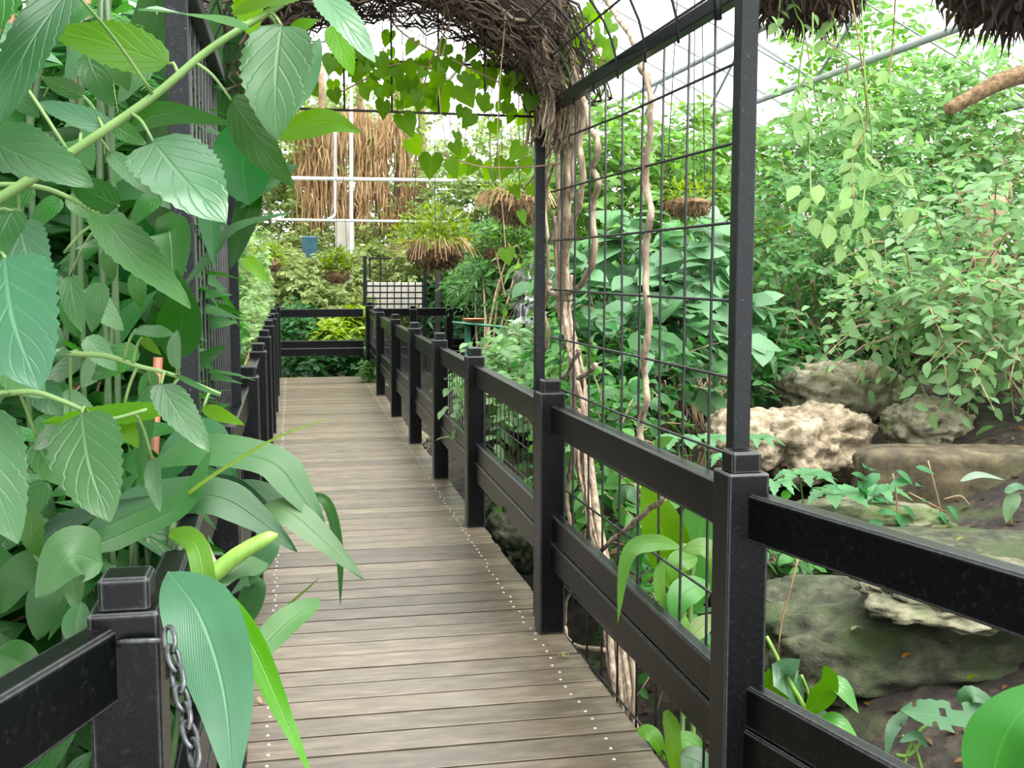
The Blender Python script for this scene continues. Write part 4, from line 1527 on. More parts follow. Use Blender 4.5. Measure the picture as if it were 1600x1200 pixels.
lg = tag(MB().tube(spline([at(1480, 172, 8.2), at(1520, 150, 8.2), at(1570, 125, 8.2), at(1640, 105, 8.2)], 16), [0.05 + 0.002 * i for i in range(17)], 12).build('broken_branch', M['coir'], None, True), 'broken brown branch lying in the tall bush', 'branch')
# behind the mesh
shrub('broadleaf_bush', 'bush with large pale broad leaves behind the wire mesh', 'bush', gp(1040, 600, 8.0),
      [C(1060, 420, 8.2, .45, .5, .28, 30), C(960, 430, 8.4, .4, .5, .28, 26), C(1110, 480, 7.9, .35, .4, .2, 22), C(990, 500, 8.0, .4, .4, .25, 24), C(1060, 550, 7.4, .32, .4, .16, 16)],
      'broad', 0.235, (0.29, 0.50, 0.30), mat='leaf', singles=300, shoot=0.34, per=5, droop=0.3, lay=0.9, up=0.5)
shrub('hedge_bush', 'leafy green bush behind the square moss basket', 'bush', gp(1030, 560, 11),
      [C(960, 300, 10.5, .7, .7, .7, 130), C(1080, 260, 10.8, .6, .7, .5, 120), C(930, 220, 11, .5, .6, .5, 70), C(1070, 370, 10.5, .7, .7, .5, 110), C(1130, 400, 10.2, .5, .6, .6, 100), C(890, 400, 10.8, .4, .5, .9, 110), C(1130, 250, 11.5, .5, .5, .5, 60)],
      'ovate', 0.105, (0.27, 0.50, 0.17), singles=300, shoot=0.55, per=12)
shrub('undergrowth', 'dark undergrowth with bare brown stems at the foot of the broad leaved bush', 'shrub', gp(1080, 640, 7.6),
      [C(1000, 600, 7.2, .4, .4, .25, 50), C(1100, 600, 8.0, .5, .4, .25, 60), C(930, 560, 7.8, .3, .4, .4, 60), C(950, 680, 6.4, .25, .4, .2, 40), C(1190, 560, 8.2, .3, .3, .25, 40)],
      'ovate', 0.10, (0.085, 0.23, 0.085), singles=250, shoot=0.35, per=7)
fb = thing('dry_stalks', 'clump of bare brown stalks under the broad leaved bush', 'stalks', gp(1070, 660, 7.3))
for k in range(26):
    px = random.uniform(1035, 1140)
    MB().tube(spline([at(px, random.uniform(665, 700), 7.4), at(px - random.uniform(-10, 25), 630, 7.5), at(px - random.uniform(-30, 50), random.uniform(560, 600), 7.6)], 6), random.uniform(.005, .011), 4).build('stalk', M['twig'], fb, True)
# between the railing and the bird table
shrub('lush_plant', 'bright leafy plant crowding the railing below the bird table', 'plant', Vector((1.9, 8.6, -0.3)),
      [C(800, 600, 8.2, .28, .6, .28, 90), C(772, 590, 9.2, .2, .5, .18, 70), C(822, 560, 9.0, .25, .5, .22, 80), C(790, 640, 7.7, .2, .5, .2, 46), C(745, 590, 10.5, .15, .4, .12, 30)],
      'ovate', 0.10, G_LIGHT, singles=200, shoot=0.3, per=7)
shrub('lush_plant', 'leafy green plant behind the post of the tall arch', 'plant', Vector((2.2, 10.5, -0.2)),
      [C(890, 585, 8.4, .22, .5, .25, 70), C(900, 620, 7.2, .22, .4, .3, 60), C(905, 510, 10, .25, .5, .35, 70), C(930, 740, 5.8, .15, .3, .2, 30)],
      'ovate', 0.11, (0.18, 0.40, 0.14), singles=250, shoot=0.32, per=7)
shrub('fern_bush', 'soft green bushy plant hanging above the cascade', 'bush', gp(760, 560, 15),
      [C(768, 420, 16.5, .5, .5, .5, 140), C(810, 390, 16.5, .5, .6, .5, 120), C(752, 440, 18.3, .3, .5, .6, 80), C(815, 470, 16.5, .4, .5, .4, 70), C(825, 340, 16, .5, .6, .5, 90)],
      'tinylance', 0.13, (0.20, 0.42, 0.17), shoot=0.5, per=14)
shrub('far_tree', 'leafy tree hanging green branches beyond the bird table', 'tree', gp(740, 540, 22),
      [C(730, 330, 21, .9, .9, .7, 150), C(800, 300, 21, .9, .9, .7, 140), C(700, 400, 21, .7, .7, .6, 110), C(760, 240, 22, .7, .8, .5, 70), C(850, 240, 21, .6, .8, .6, 80), C(690, 290, 22, .4, .6, .6, 60)],
      'ovate', 0.115, (0.36, 0.50, 0.21), shoot=0.7, per=16)
# past the end railing
shrub('yellow_palm', 'clump of spiky yellow green leaves behind the end railing', 'plant', at(540, 560, 18.7),
      [C(540, 512, 18.7, .28, .3, .14, 60), C(520, 525, 18.5, .25, .3, .12, 40), C(555, 500, 18.9, .2, .3, .12, 40)],
      'lance', 0.22, (0.36, 0.52, 0.13), shoot=0.2, per=6, droop=0.6, up=0.9, singles=250)
shrub('low_plant', 'dark green low plant filling the gap under the end railing', 'plant', at(500, 575, 18.4),
      [C(460, 520, 18.8, .35, .3, .3, 110), C(500, 565, 18.3, .7, .25, .16, 170), C(400, 540, 18.5, .3, .3, .4, 90), C(480, 500, 19.4, .4, .3, .25, 80), C(550, 560, 18.3, .3, .2, .16, 70)],
      'ovate', 0.11, (0.10, 0.26, 0.11), shoot=0.3, per=8)
shrub('corner_plant', 'small leafy plant on the boards at the far right corner', 'plant', at(583, 602, 16.6),
      [C(580, 580, 16.6, .08, .1, .1, 26)], 'ovate', 0.10, (0.14, 0.32, 0.10), shoot=0.18, per=6)
shrub('far_shrub', 'yellow green shrub climbing behind the end railing', 'shrub', gp(480, 500, 21),
      [C(470, 450, 20.5, .7, .6, .5, 170), C(540, 440, 20.5, .6, .6, .45, 150), C(420, 440, 20, .6, .6, .6, 150), C(480, 400, 22, .9, .7, .5, 150), C(600, 420, 21.5, .5, .5, .4, 90), C(560, 390, 22, .6, .6, .5, 80), C(640, 420, 20.5, .3, .4, .3, 60), C(520, 480, 19.6, .5, .4, .3, 90)],
      'ovate', 0.10, (0.37, 0.47, 0.21), shoot=0.5, per=15)
shrub('far_shrub', 'white flecked leafy shrub left of the end railing', 'shrub', Vector((-0.9, 15.5, -0.2)),
      [C(410, 470, 15.5, .4, .8, .4, 130), C(395, 520, 13, .3, .8, .4, 110), C(385, 420, 15, .5, .8, .6, 140), C(430, 500, 17.3, .25, .3, .3, 50)],
      'ovate', 0.095, (0.34, 0.52, 0.24), shoot=0.4, per=12, keep=lambda P: P[:, 0] < -0.32)
shrub('far_tree', 'tall far tree behind the dried vine curtain', 'tree', gp(560, 480, 26),
      [C(500, 200, 25, 1.2, .9, 1.0, 130), C(600, 220, 26, 1.1, .9, .9, 100), C(420, 250, 24, 1.3, 1, 1.2, 190), C(400, 370, 23, 1.0, .8, .8, 150), C(330, 200, 22, 1.5, 1, 1.6, 190), C(640, 330, 25.5, .8, .8, .8, 90), C(560, 340, 26, 1.2, .8, .9, 120), C(690, 450, 23, .8, .7, .7, 120), C(590, 480, 23.5, 1.2, .6, .5, 120)],
      'ovate', 0.14, (0.38, 0.50, 0.22), shoot=0.9, per=16)
shrub('far_tree', 'dark leafed tree beyond the brown post', 'tree', gp(720, 520, 24),
      [C(710, 480, 20.5, .6, .6, .6, 110), C(780, 500, 19, .7, .6, .6, 120), C(840, 480, 17, .6, .6, .8, 120), C(900, 500, 15, .7, .6, .8, 120)],
      'lance', 0.24, (0.06, 0.17, 0.07), shoot=0.6, per=8)
shrub('hedge_bush', 'far green hedge behind the bank beside the glasshouse wall', 'bush', gp(1250, 500, 15),
      [C(1000, 400, 15, 1.1, .8, 1.0, 150), C(1180, 420, 14, 1.0, .8, .9, 150), C(1380, 380, 14, 1.2, .9, 1.2, 150), C(1560, 330, 13.5, 1.3, .9, 1.3, 150), C(1160, 340, 14, .8, .8, .6, 90), C(880, 330, 16, .7, .8, .8, 100)],
      'ovate', 0.13, (0.18, 0.38, 0.13), shoot=0.6, per=12)
# left of the boardwalk
KL = lambda P: (P[:, 0] < -0.37 - 0.02 * np.maximum(P[:, 1] - 5, 0))
shrub('border_shrub', 'mixed green shrub behind the mesh of the arch on the leafy side', 'shrub', Vector((-0.95, 5.6, -0.3)),
      [C(320, 470, 6.5, .35, .9, .45, 130), C(330, 350, 6.5, .35, .9, .5, 120), C(345, 560, 6.8, .25, .9, .4, 100), C(300, 250, 6, .5, .8, .6, 100), C(380, 560, 9.5, .25, 1.0, .4, 90), C(375, 470, 10, .4, 1.0, .5, 90)],
      'ovate', 0.12, (0.10, 0.26, 0.09), singles=250, shoot=0.4, per=8, keep=KL)
shrub('border_shrub', 'deep green shrub filling the corner behind the nearest post', 'shrub', Vector((-1.3, 3.6, -0.3)),
      [C(60, 700, 3.4, .5, .6, .5, 150), C(200, 600, 3.6, .4, .6, .5, 130), C(60, 450, 3.6, .6, .6, .5, 150), C(180, 330, 3.9, .6, .6, .5, 130), C(150, 850, 3.0, .4, .4, .35, 110), C(250, 760, 3.3, .3, .4, .3, 70), C(40, 950, 2.8, .4, .3, .4, 100)],
      'lance', 0.20, (0.055, 0.17, 0.055), singles=300, shoot=0.4, per=6, keep=KL)
shrub('border_tree', 'tall green tree rising above the leafy side of the boardwalk', 'tree', Vector((-2.2, 7.5, -0.2)),
      [C(100, 100, 7.5, 1.1, 1, .9, 150), C(260, 120, 8, .9, 1, .9, 150), C(60, 300, 7.2, 1.0, 1, .8, 130), C(250, 300, 8.5, .8, 1, .9, 140), C(340, 130, 9.5, .6, 1, .8, 110), C(20, 500, 7, 1.0, 1, .8, 120), C(380, 300, 11, .5, 1, .8, 90), C(150, 0, 8, 1.2, 1, .6, 100), C(440, 120, 12, .5, .8, .8, 80), (-1.7, 1.6, 3.3, .9, .9, .3, 130), (-1.4, 3.0, 3.5, .8, .9, .35, 130), (-2.4, 2.6, 3.3, .8, .9, .4, 110), (-1.2, 0.3, 3.2, .9, .7, .3, 110)],  # last clumps: canopy out of view, added overhead to shade the left side
      'ovate', 0.15, (0.085, 0.24, 0.08), singles=300, shoot=0.6, per=8, keep=KL)
fr = []
for k in range(34):
    b0 = at(random.uniform(20, 230), random.uniform(120, 260), random.uniform(3.0, 4.2))
    e = at(random.uniform(-30, 270), random.uniform(0, 230), random.uniform(2.8, 3.8))
    fr.append([b0, b0.lerp(e, .5) + Vector((0, 0, 0.14)), e])
frond_plant('feathery_plant', 'fine feathery foliage at the upper left behind the big leaves', 'plant', Vector((-1.5, 3.6, -0.2)), fr, (0.10, 0.30, 0.10), llen=0.085, npair=26)
fr = []
for k in range(14):
    b0 = at(random.uniform(120, 260), random.uniform(840, 900), random.uniform(2.7, 3.3))
    e = at(random.uniform(60, 300), random.uniform(690, 800), random.uniform(2.5, 3.2))
    fr.append([b0, b0.lerp(e, .5) + Vector((0, 0, 0.06)), e])
frond_plant('small_fern', 'small grey green fern low behind the nearest post', 'fern', Vector((-0.9, 2.9, -0.2)), fr, (0.13, 0.25, 0.13), llen=0.05, npair=16)
rp = thing('reed_stakes', 'reddish brown bamboo stakes among the leaves behind the nearest post', 'stakes', Vector((-0.7, 3.0, -0.2)))
for a, b in (((62, 690), (60, 760)), ((242, 680), (236, 830)), ((212, 730), (200, 850)), ((122, 0), (118, 110)), ((135, -10), (130, 60)), ((10, -10), (18, 60))):
    y_ = 2.9
    p, q = at(*a, y_), at(*b, y_)
    d = (q - p)
    MB().tube([p - d * 0.8, q + d * 1.2], 0.012, 7).build('stake', noise_mat('red_bamboo', [(0.3, (0.30, 0.11, 0.06)), (0.7, (0.42, 0.18, 0.10))], 8, 0.5, 0.1) if 'red_bamboo' not in bpy.data.materials else bpy.data.materials['red_bamboo'], rp, True)
# ------------------------------------------------------------------ near leaves, each built from its own measured spine
T_MID = (0.085, 0.20, 0.085)
T_PALE = (0.135, 0.27, 0.14)
T_DARK = (0.036, 0.13, 0.03)
T_BRIGHT = (0.12, 0.34, 0.03)
CAMN = -FWD


def hero(root, pts, w, y0, y1=None, prof='ovate', col=T_MID, mat='leaf', up=0.5, sidew=0.0, fold=0.16, teeth=0.0, nseg=16, twist=0.0, wave=0.03, name='leaf', hole=None, back=0.8, sag=0.0):
    y1 = y0 if y1 is None else y1
    n = len(pts)
    P = [at(px, py, y0 + (y1 - y0) * i / (n - 1)) for i, (px, py) in enumerate(pts)]
    if n == 2:
        m = (P[0] + P[1]) / 2 + Vector((0, 0, 0)) + CAMN * (0.10 * (P[1] - P[0]).length)
        P = [P[0], m, P[1]]
    nh = CAMN * back + Vector((0, 0, up)) + RGT * sidew
    me = blade_mesh(name, P, w * (y0 + y1) / 2 / FPX, prof, nh, fold, teeth, nseg, twist, wave, ORG[root.name], hole)
    return link(name, me, M[mat], root, tuple(c * random.uniform(0.9, 1.1) for c in col)), P[0]


hb = thing('hibiscus_shrub', 'overhanging shrub with big toothed oval leaves nearest the viewer', 'shrub', Vector((-0.95, 1.15, -0.1)))
branches_px = [
    ([(-60, 345), (40, 285), (109, 240), (240, 150), (330, 75), (450, 0), (560, -70)], 1.28, 0.0056),
    ([(-60, 610), (0, 615), (55, 613), (110, 632), (165, 655), (230, 640)], 1.18, 0.0034),
    ([(-40, 560), (52, 549), (110, 553), (165, 556), (215, 572), (270, 586), (345, 616)], 1.26, 0.0036),
    ([(-60, 250), (-20, 330), (0, 430), (10, 500)], 1.2, 0.005),
    ([(-80, 290), (60, 292), (145, 330), (160, 345)], 1.3, 0.003),
    ([(-60, 120), (40, 60), (110, 10), (160, -40)], 1.5, 0.005),
]
BR = []
for pth, y_, r_ in branches_px:
    pts = spline([at(px, py, y_) for px, py in pth], 6 * len(pth))
    BR.append(pts)
    MB().tube(pts, [r_ * (1.15 - 0.6 * i / len(pts)) for i in range(len(pts))], 7).build('branch', M['green_stem'], hb, True)
gb = Vector((-0.95, 1.15, -0.3))
for k, pts in enumerate(BR):
    MB().tube(spline([gb + rv(.06), gb.lerp(pts[0], 0.5) + Vector((-0.12, 0.02 * k, 0.1)), pts[0]], 16), [0.014 - 0.0005 * i for i in range(17)], 8).build('main_stem', M['twig'], hb, True)


def leafh(a, b, w, y0, y1=None, petiole=True, **k):
    o, base = hero(hb, [a, b] if not isinstance(a, list) else a, w, y0, y1, **k)
    if petiole:
        best = min((p for pts in BR for p in pts), key=lambda p: (p - base).length)
        if (best - base).length < 0.22:
            MB().tube(spline([best, best.lerp(base, .5) + Vector((0, 0, 0.006)), base], 6), [0.0021, 0.002, 0.0019, 0.0018, 0.0017, 0.0016, 0.0016], 5).build('petiole', M['green_stem'], hb, True)
    return o


TT = dict(teeth=0.045, nseg=26)
leafh((440, 40), (432, 220), 136, 1.26, 1.20, col=T_MID, **TT)
leafh((380, 46), (216, 16), 84, 1.25, 1.12, col=(0.2, 0.34, 0.2), mat='leaf_gloss', up=1.3, back=0.6, **TT)  # paler base colour stands in for white sky glare on this leaf
leafh((264, 100), (76, 45), 92, 1.30, 1.36, col=T_BRIGHT, up=0.3, mat='thin', **TT)
leafh((500, -12), (587, 98), 66, 1.22, 1.16, col=T_PALE, mat='leaf_gloss', up=0.9, **TT)
leafh((478, -16), (362, 22), 66, 1.27, 1.3, col=T_BRIGHT, mat='thin', **TT)
leafh((362, 157), (458, 292), 84, 1.27, 1.2, col=T_DARK, sidew=-0.5, up=0.1, **TT)
leafh((240, 222), (352, 348), 158, 1.24, 1.12, col=T_PALE, mat='leaf_gloss', up=0.95, **TT)
leafh((-30, 215), (146, 290), 132, 1.18, 1.12, col=T_MID, up=0.8, **TT)
leafh((-40, 30), (100, 103), 60, 1.3, 1.22, col=T_PALE, mat='leaf_gloss', up=1.1, **TT)
leafh((110, -20), (-5, 205), 92, 1.15, 1.08, col=(0.05, 0.12, 0.05), up=0.0, **TT)
leafh((40, -60), (-30, 80), 90, 1.1, 1.05, col=T_DARK, up=0.0, **TT)
leafh((174, 203), (60, 160), 50, 1.3, 1.36, col=T_PALE, **TT)
leafh((128, 208), (58, 222), 30, 1.32, 1.36, col=T_DARK, up=0.1, **TT)
leafh((130, 150), (66, 122), 34, 1.4, 1.44, col=T_DARK, up=0.1, **TT)
leafh((186, 322), (110, 282), 58, 1.26, 1.3, col=T_DARK, mat='thin', up=0.1, **TT)
leafh((172, 238), (248, 312), 40, 1.3, 1.24, col=T_PALE, up=0.7, **TT)
leafh((154, 333), (298, 482), 92, 1.26, 1.14, col=T_MID, up=0.8, sidew=0.4, **TT)
leafh((384, 402), (418, 440), 30, 1.9, 1.86, col=T_BRIGHT, mat='thin', petiole=False, **TT)
leafh((8, 402), (62, 610), 190, 1.10, 1.02, col=(0.105, 0.235, 0.125), up=0.35, **TT)
leafh((212, 515), (274, 524), 40, 1.24, 1.18, col=T_PALE, up=0.9, **TT)
leafh((276, 575), (277, 515), 34, 1.22, 1.2, col=T_PALE, up=0.6, fold=0.35, **TT)
leafh((222, 528), (252, 555), 20, 1.25, 1.22, col=T_BRIGHT, mat='thin', **TT)
leafh((252, 600), (328, 706), 72, 1.22, 1.12, col=T_PALE, mat='leaf_gloss', up=0.9, sidew=0.3, **TT)
leafh((128, 645), (172, 816), 138, 1.16, 1.08, col=T_MID, up=0.5, **TT)
leafh((-25, 640), (28, 850), 128, 1.08, 1.02, col=(0.095, 0.22, 0.10), up=0.3, sidew=0.3, **TT)
leafh((238, 716), (250, 800), 32, 1.2, 1.16, col=T_PALE, up=0.6, **TT)
leafh((258, 640), (64, 660), 42, 1.25, 1.3, col=T_BRIGHT, mat='thin', up=0.2, **TT)
leafh((190, 650), (216, 700), 36, 1.27, 1.25, col=T_BRIGHT, mat='thin', **TT)
leafh((318, 636), (382, 664), 30, 1.24, 1.2, col=T_BRIGHT, mat='thin', **TT)
leafh((276, 586), (346, 620), 12, 1.25, 1.2, col=T_MID, **TT)
leafh((232, 600), (222, 762), 40, 1.3, 1.28, col=T_DARK, up=0.0, sidew=0.6, **TT)
leafh((15, 570), (72, 622), 70, 1.24, 1.2, col=T_PALE, up=0.6, **TT)
leafh((60, 600), (98, 650), 60, 1.28, 1.26, col=T_MID, **TT)
leafh((75, 550), (112, 552), 30, 1.28, 1.24, col=T_PALE, up=1.0, **TT)
leafh((130, 560), (60, 610), 50, 1.33, 1.38, col=T_MID, **TT)
leafh((60, 690), (100, 760), 60, 1.34, 1.3, col=T_MID, up=0.6, **TT)
leafh((110, 660), (52, 700), 56, 1.3, 1.33, col=T_PALE, **TT)
leafh((-10, 480), (38, 560), 60, 1.3, 1.26, col=T_DARK, **TT)
leafh((100, 395), (168, 380), 26, 1.3, 1.24, col=T_PALE, mat='leaf_gloss', up=1.2, **TT)
leafh((30, 345), (70, 460), 90, 1.32, 1.28, col=T_PALE, up=0.4, **TT)
leafh((20, 330), (-10, 420), 80, 1.2, 1.16, col=T_MID, up=0.4, **TT)
leafh((110, 430), (130, 520), 46, 1.4, 1.36, col=T_MID, up=0.2, **TT)
leafh((440, 60), (500, 30), 40, 1.3, 1.28, col=T_BRIGHT, mat='thin', **TT)
leafh((520, 40), (552, 118), 50, 1.28, 1.24, col=T_BRIGHT, mat='thin', **TT)
for k in range(46):     # smaller leaves further back on the same shrub
    px, py = random.uniform(-20, 250), random.uniform(-10, 800)
    a = random.uniform(0.4, 2.7)
    L_ = random.uniform(50, 95)
    leafh((px, py), (px + L_ * math.cos(a), py + L_ * math.sin(a)), L_ * 0.62, random.uniform(1.5, 1.9), None, petiole=False, col=random.choice((T_MID, T_DARK, T_DARK, T_PALE)), up=random.uniform(0, .8), **TT)

# tall plant with long blades
tp = thing('tall_ginger', 'tall dark green ginger plant with long upright blades around the arch upright', 'plant', Vector((-0.62, 2.75, -0.25)))
TS = dict(prof='lance', mat='strap', nseg=18)
tall = [
    ([(345, 250), (350, 150), (355, 40), (350, -60)], 60, T_DARK, .1), ([(330, 330), (322, 200), (330, 80), (345, -40)], 46, T_DARK, .1),
    ([(235, 230), (232, 150), (225, 60), (240, -60)], 56, T_DARK, .1), ([(258, 330), (250, 200), (262, 60), (250, -50)], 40, T_DARK, .1),
    ([(215, 570), (230, 500), (236, 420), (215, 330)], 110, (0.04, 0.15, 0.045), .0), ([(190, 640), (165, 560), (160, 480), (158, 400)], 60, (0.15, 0.27, 0.17), .2),
    ([(240, 700), (255, 600), (262, 500), (275, 400)], 70, T_DARK, .0), ([(150, 560), (120, 480), (118, 420), (132, 380)], 52, T_MID, .2),
    ([(170, 440), (165, 470), (166, 500), (178, 520)], 50, T_MID, .3), ([(255, 380), (265, 360), (270, 410), (268, 470)], 60, T_DARK, .2),
    ([(285, 450), (330, 400), (370, 355), (466, 330)], 24, T_MID, .7), ([(204, 205), (240, 180), (290, 178), (372, 196)], 34, T_DARK, -.3),
    ([(372, 322), (400, 300), (430, 280), (468, 258)], 76, T_MID, .8), ([(436, 215), (480, 195), (520, 190), (566, 208)], 40, T_BRIGHT, -.2),
    ([(500, 60), (470, 130), (430, 180), (390, 220)], 50, T_MID, .3), ([(390, 320), (380, 260), (385, 220), (400, 180)], 90, (0.06, 0.16, 0.08), .2),
    ([(180, 430), (230, 380), (270, 300), (290, 230)], 80, T_DARK, 0), ([(290, 620), (200, 560), (185, 480), (200, 420)], 60, T_DARK, 0),
    ([(60, 760), (90, 640), (120, 560), (140, 500)], 60, T_DARK, 0), ([(240, 760), (290, 700), (330, 690), (372, 760)], 70, T_MID, .6), ([(100, 330), (60, 250), (40, 150), (50, 60)], 70, T_DARK, 0),
    ([(30, 900), (40, 760), (20, 640), (30, 560)], 80, T_DARK, 0), ([(372, 235), (352, 250), (330, 330), (335, 420)], 50, (0.05, 0.15, 0.05), 0), ([(395, 60), (385, 0), (360, -30), (340, -60)], 50, T_BRIGHT, 0.2),
    ([(265, 560), (280, 520), (285, 480), (275, 420)], 70, T_DARK, 0), ([(150, 330), (180, 300), (230, 300), (280, 330)], 60, T_MID, .7), ([(360, 420), (385, 340), (400, 300), (420, 270)], 40, T_DARK, .2)]
for pts, w, c_, up_ in tall:
    mx_ = sum(p[0] for p in pts) / len(pts)
    y_ = random.uniform(4.4, 4.8) if 300 < mx_ < 362 and pts[0][0] < 360 and c_ == T_DARK else random.uniform(3.05, 3.35) if mx_ < 262 else random.uniform(2.35, 2.7)
    hero(tp, pts, w * 1.05, y_, y_ - 0.1, col=c_, up=up_, fold=0.2, wave=0.02, **TS)
for k in range(7):
    x_ = random.uniform(20, 190)
    MB().tube(spline([Vector((-0.62 + random.uniform(-.2, .2), 2.75 + random.uniform(-.1, .2), -0.3)), at(x_, 800, 2.75), at(x_ + random.uniform(-30, 30), 350, 2.7), at(x_ + random.uniform(-30, 30), 0, 2.65)], 14), 0.008, 7).build('cane', M['dark_stem'], tp, True)

# low ginger spilling over the rail on to the boards
lg_ = thing('spilling_ginger', 'long ribbed blades spilling over the rail on to the boardwalk behind the chain', 'plant', Vector((-0.45, 2.35, -0.3)))
low = [
    ([(235, 730), (310, 705), (420, 720), (470, 775), (510, 832)], 62, T_MID, 2.5, 2.35, .9, 'strap'), ([(120, 850), (220, 790), (330, 775), (400, 810), (464, 862)], 64, (0.06, 0.15, 0.075), 2.35, 2.25, .6, 'strap'),
    ([(405, 798), (450, 800), (500, 840), (570, 906)], 52, T_PALE, 2.4, 2.3, .9, 'lance'), ([(468, 775), (510, 785), (530, 860), (532, 948)], 17, T_DARK, 2.42, 2.36, .3, 'lance'),
    ([(330, 908), (365, 960), (400, 1020), (440, 1110), (488, 1215)], 44, (0.10, 0.33, 0.03), 1.98, 1.74, .3, 'lance'), ([(262, 892), (312, 960), (350, 1080), (366, 1245)], 118, (0.115, 0.25, 0.14), 2.0, 1.72, .7, 'lance'),
    ([(266, 832), (306, 850), (325, 930), (350, 1015)], 36, T_BRIGHT, 2.1, 1.95, .1, 'strap'), ([(502, 936), (450, 970), (400, 1020), (362, 1058)], 50, (0.10, 0.26, 0.085), 2.2, 2.05, .6, 'lance'),
    ([(420, 880), (370, 890), (335, 925)], 44, T_MID, 2.2, 2.1, .6, 'lance'), ([(160, 880), (110, 870), (56, 935)], 92, T_MID, 1.85, 1.8, .5, 'broad'),
    ([(128, 940), (120, 980), (135, 1022)], 44, T_MID, 2.0, 1.95, .2, 'lance'), ([(-10, 1020), (30, 1035), (58, 1062)], 60, T_DARK, 1.9, 1.86, .8, 'broad'),
    ([(345, 980), (380, 960), (400, 920), (390, 900)], 46, T_MID, 2.2, 2.15, .5, 'lance'), ([(130, 860), (200, 830), (290, 780), (330, 700)], 40, T_DARK, 2.2, 2.3, .1, 'strap'),
    ([(40, 870), (80, 830), (140, 800), (240, 775)], 30, (0.03, 0.08, 0.04), 2.2, 2.1, .1, 'lance'), ([(60, 860), (120, 835), (190, 800), (230, 760)], 60, T_DARK, 2.6, 2.7, .3, 'lance'),
    ([(0, 960), (30, 900), (80, 880), (150, 880)], 60, T_DARK, 2.3, 2.3, .4, 'lance'), ([(60, 1000), (70, 940), (100, 890), (120, 830)], 60, T_MID, 2.4, 2.4, .2, 'lance'),
    ([(20, 800), (80, 850), (110, 900), (120, 960)], 60, T_DARK, 2.3, 2.2, .2, 'lance'), 
    ([(400, 830), (420, 850), (400, 890), (360, 930)], 36, T_MID, 2.35, 2.3, .5, 'lance'), ([(330, 760), (400, 765), (450, 790), (480, 830)], 34, T_MID, 2.55, 2.45, .9, 'lance'),
    ([(270, 790), (340, 760), (400, 790), (440, 830)], 40, (0.05, 0.13, 0.06), 2.5, 2.4, .4, 'lance')]
for pts, w, c_, y0, y1, up_, pr in low:
    hero(lg_, pts, w, y0, y1, prof=pr, mat='strap', col=c_, up=up_, fold=0.14, nseg=22, wave=0.05)
for a, w in (([(325, 905), (370, 868), (415, 842), (434, 836)], 0.012),):
    MB().tube(spline([at(px, py, 2.12) for px, py in a], 12), [0.017, 0.017, 0.017, 0.016, 0.016, 0.015, 0.015, 0.014, 0.013, 0.012, 0.010, 0.007, 0.003], 8).build('stalk', M['lime_stem'], lg_, True)
hero(lg_, [(270, 790), (330, 745), (430, 685), (522, 651)], 8, 2.3, 2.1, prof='grass', mat='strap', col=(0.26, 0.42, 0.10), up=.3)
hero(lg_, [(445, 950), (480, 920), (500, 902)], 5, 2.2, 2.15, prof='grass', mat='strap', col=(0.2, 0.3, 0.10), up=.3)
for k in range(8):
    x_ = random.uniform(60, 330)
    MB().tube(spline([Vector((-0.5 + random.uniform(-.2, .1), 2.4 + random.uniform(-.1, .2), -0.35)), at(x_, 1100, 2.45), at(x_ + random.uniform(-20, 40), random.uniform(800, 880), 2.45)], 10), 0.008, 7).build('stalk', M['dark_stem'], lg_, True)
lh = tag(hero(lg_, [(318, 838), (330, 870), (342, 885)], 10, 2.25, 2.22, prof='lance', mat='strap', col=(0.7, 0.66, 0.5))[0], 'x', 'x')
for k_ in ('label', 'category'):
    del lh[k_]
lh['label'] = 'pale dead leaf'

# ------------------------------------------------------------------ near plants on the rock side
cn = thing('canna', 'bright canna plant growing through the wire mesh below the rail', 'plant', arx(1060, 1200, 1.5))
cann = [
    ([(1060, 930), (1045, 860), (1025, 800), (1005, 745)], 76, T_BRIGHT, 4.1, .1, 'lance'), ([(1080, 960), (1085, 880), (1100, 800), (1085, 720)], 90, (0.12, 0.33, 0.10), 4.15, .1, 'lance'),
    ([(1065, 855), (1020, 848), (980, 870), (965, 975)], 30, (0.16, 0.37, 0.09), 3.6, .3, 'lance'), ([(1065, 860), (1100, 855), (1120, 880), (1118, 930)], 36, (0.18, 0.40, 0.11), 3.6, .5, 'lance'),
    ([(1040, 870), (1030, 900), (1036, 940), (1060, 955)], 20, (0.18, 0.40, 0.11), 3.6, .5, 'lance'), ([(1110, 915), (1080, 920), (1060, 940), (1055, 985)], 52, (0.14, 0.36, 0.10), 3.55, .6, 'lance'),
    ([(1115, 960), (1090, 985), (1070, 1010)], 34, (0.24, 0.40, 0.12), 3.55, .6, 'lance'), ([(1070, 960), (1068, 990), (1048, 1018)], 18, (0.16, 0.36, 0.10), 3.5, .4, 'lance'),
    ([(1090, 870), (1060, 880), (1050, 920)], 40, T_BRIGHT, 3.8, .4, 'lance'), ([(1040, 1110), (1050, 1140), (1052, 1180), (1060, 1240)], 28, T_BRIGHT, 3.3, .2, 'strap'),
    ([(995, 1140), (1020, 1150), (1040, 1190)], 30, T_BRIGHT, 3.6, .7, 'lance'), ([(1050, 1150), (1080, 1160), (1100, 1180)], 34, T_BRIGHT, 3.6, .8, 'lance'), ([(1060, 1180), (1090, 1190), (1110, 1210)], 50, T_MID, 3.4, .8, 'lance'),
    ([(1000, 900), (990, 870), (1000, 840), (1030, 830)], 34, T_MID, 4.4, .5, 'lance'), ([(960, 790), (980, 770), (1000, 790)], 30, T_MID, 4.9, .8, 'lance')]
for pts, w, c_, y_, up_, pr in cann:
    hero(cn, pts, w, y_, y_ - 0.05, prof=pr, mat='strap', col=c_, up=up_, nseg=16, wave=0.06)
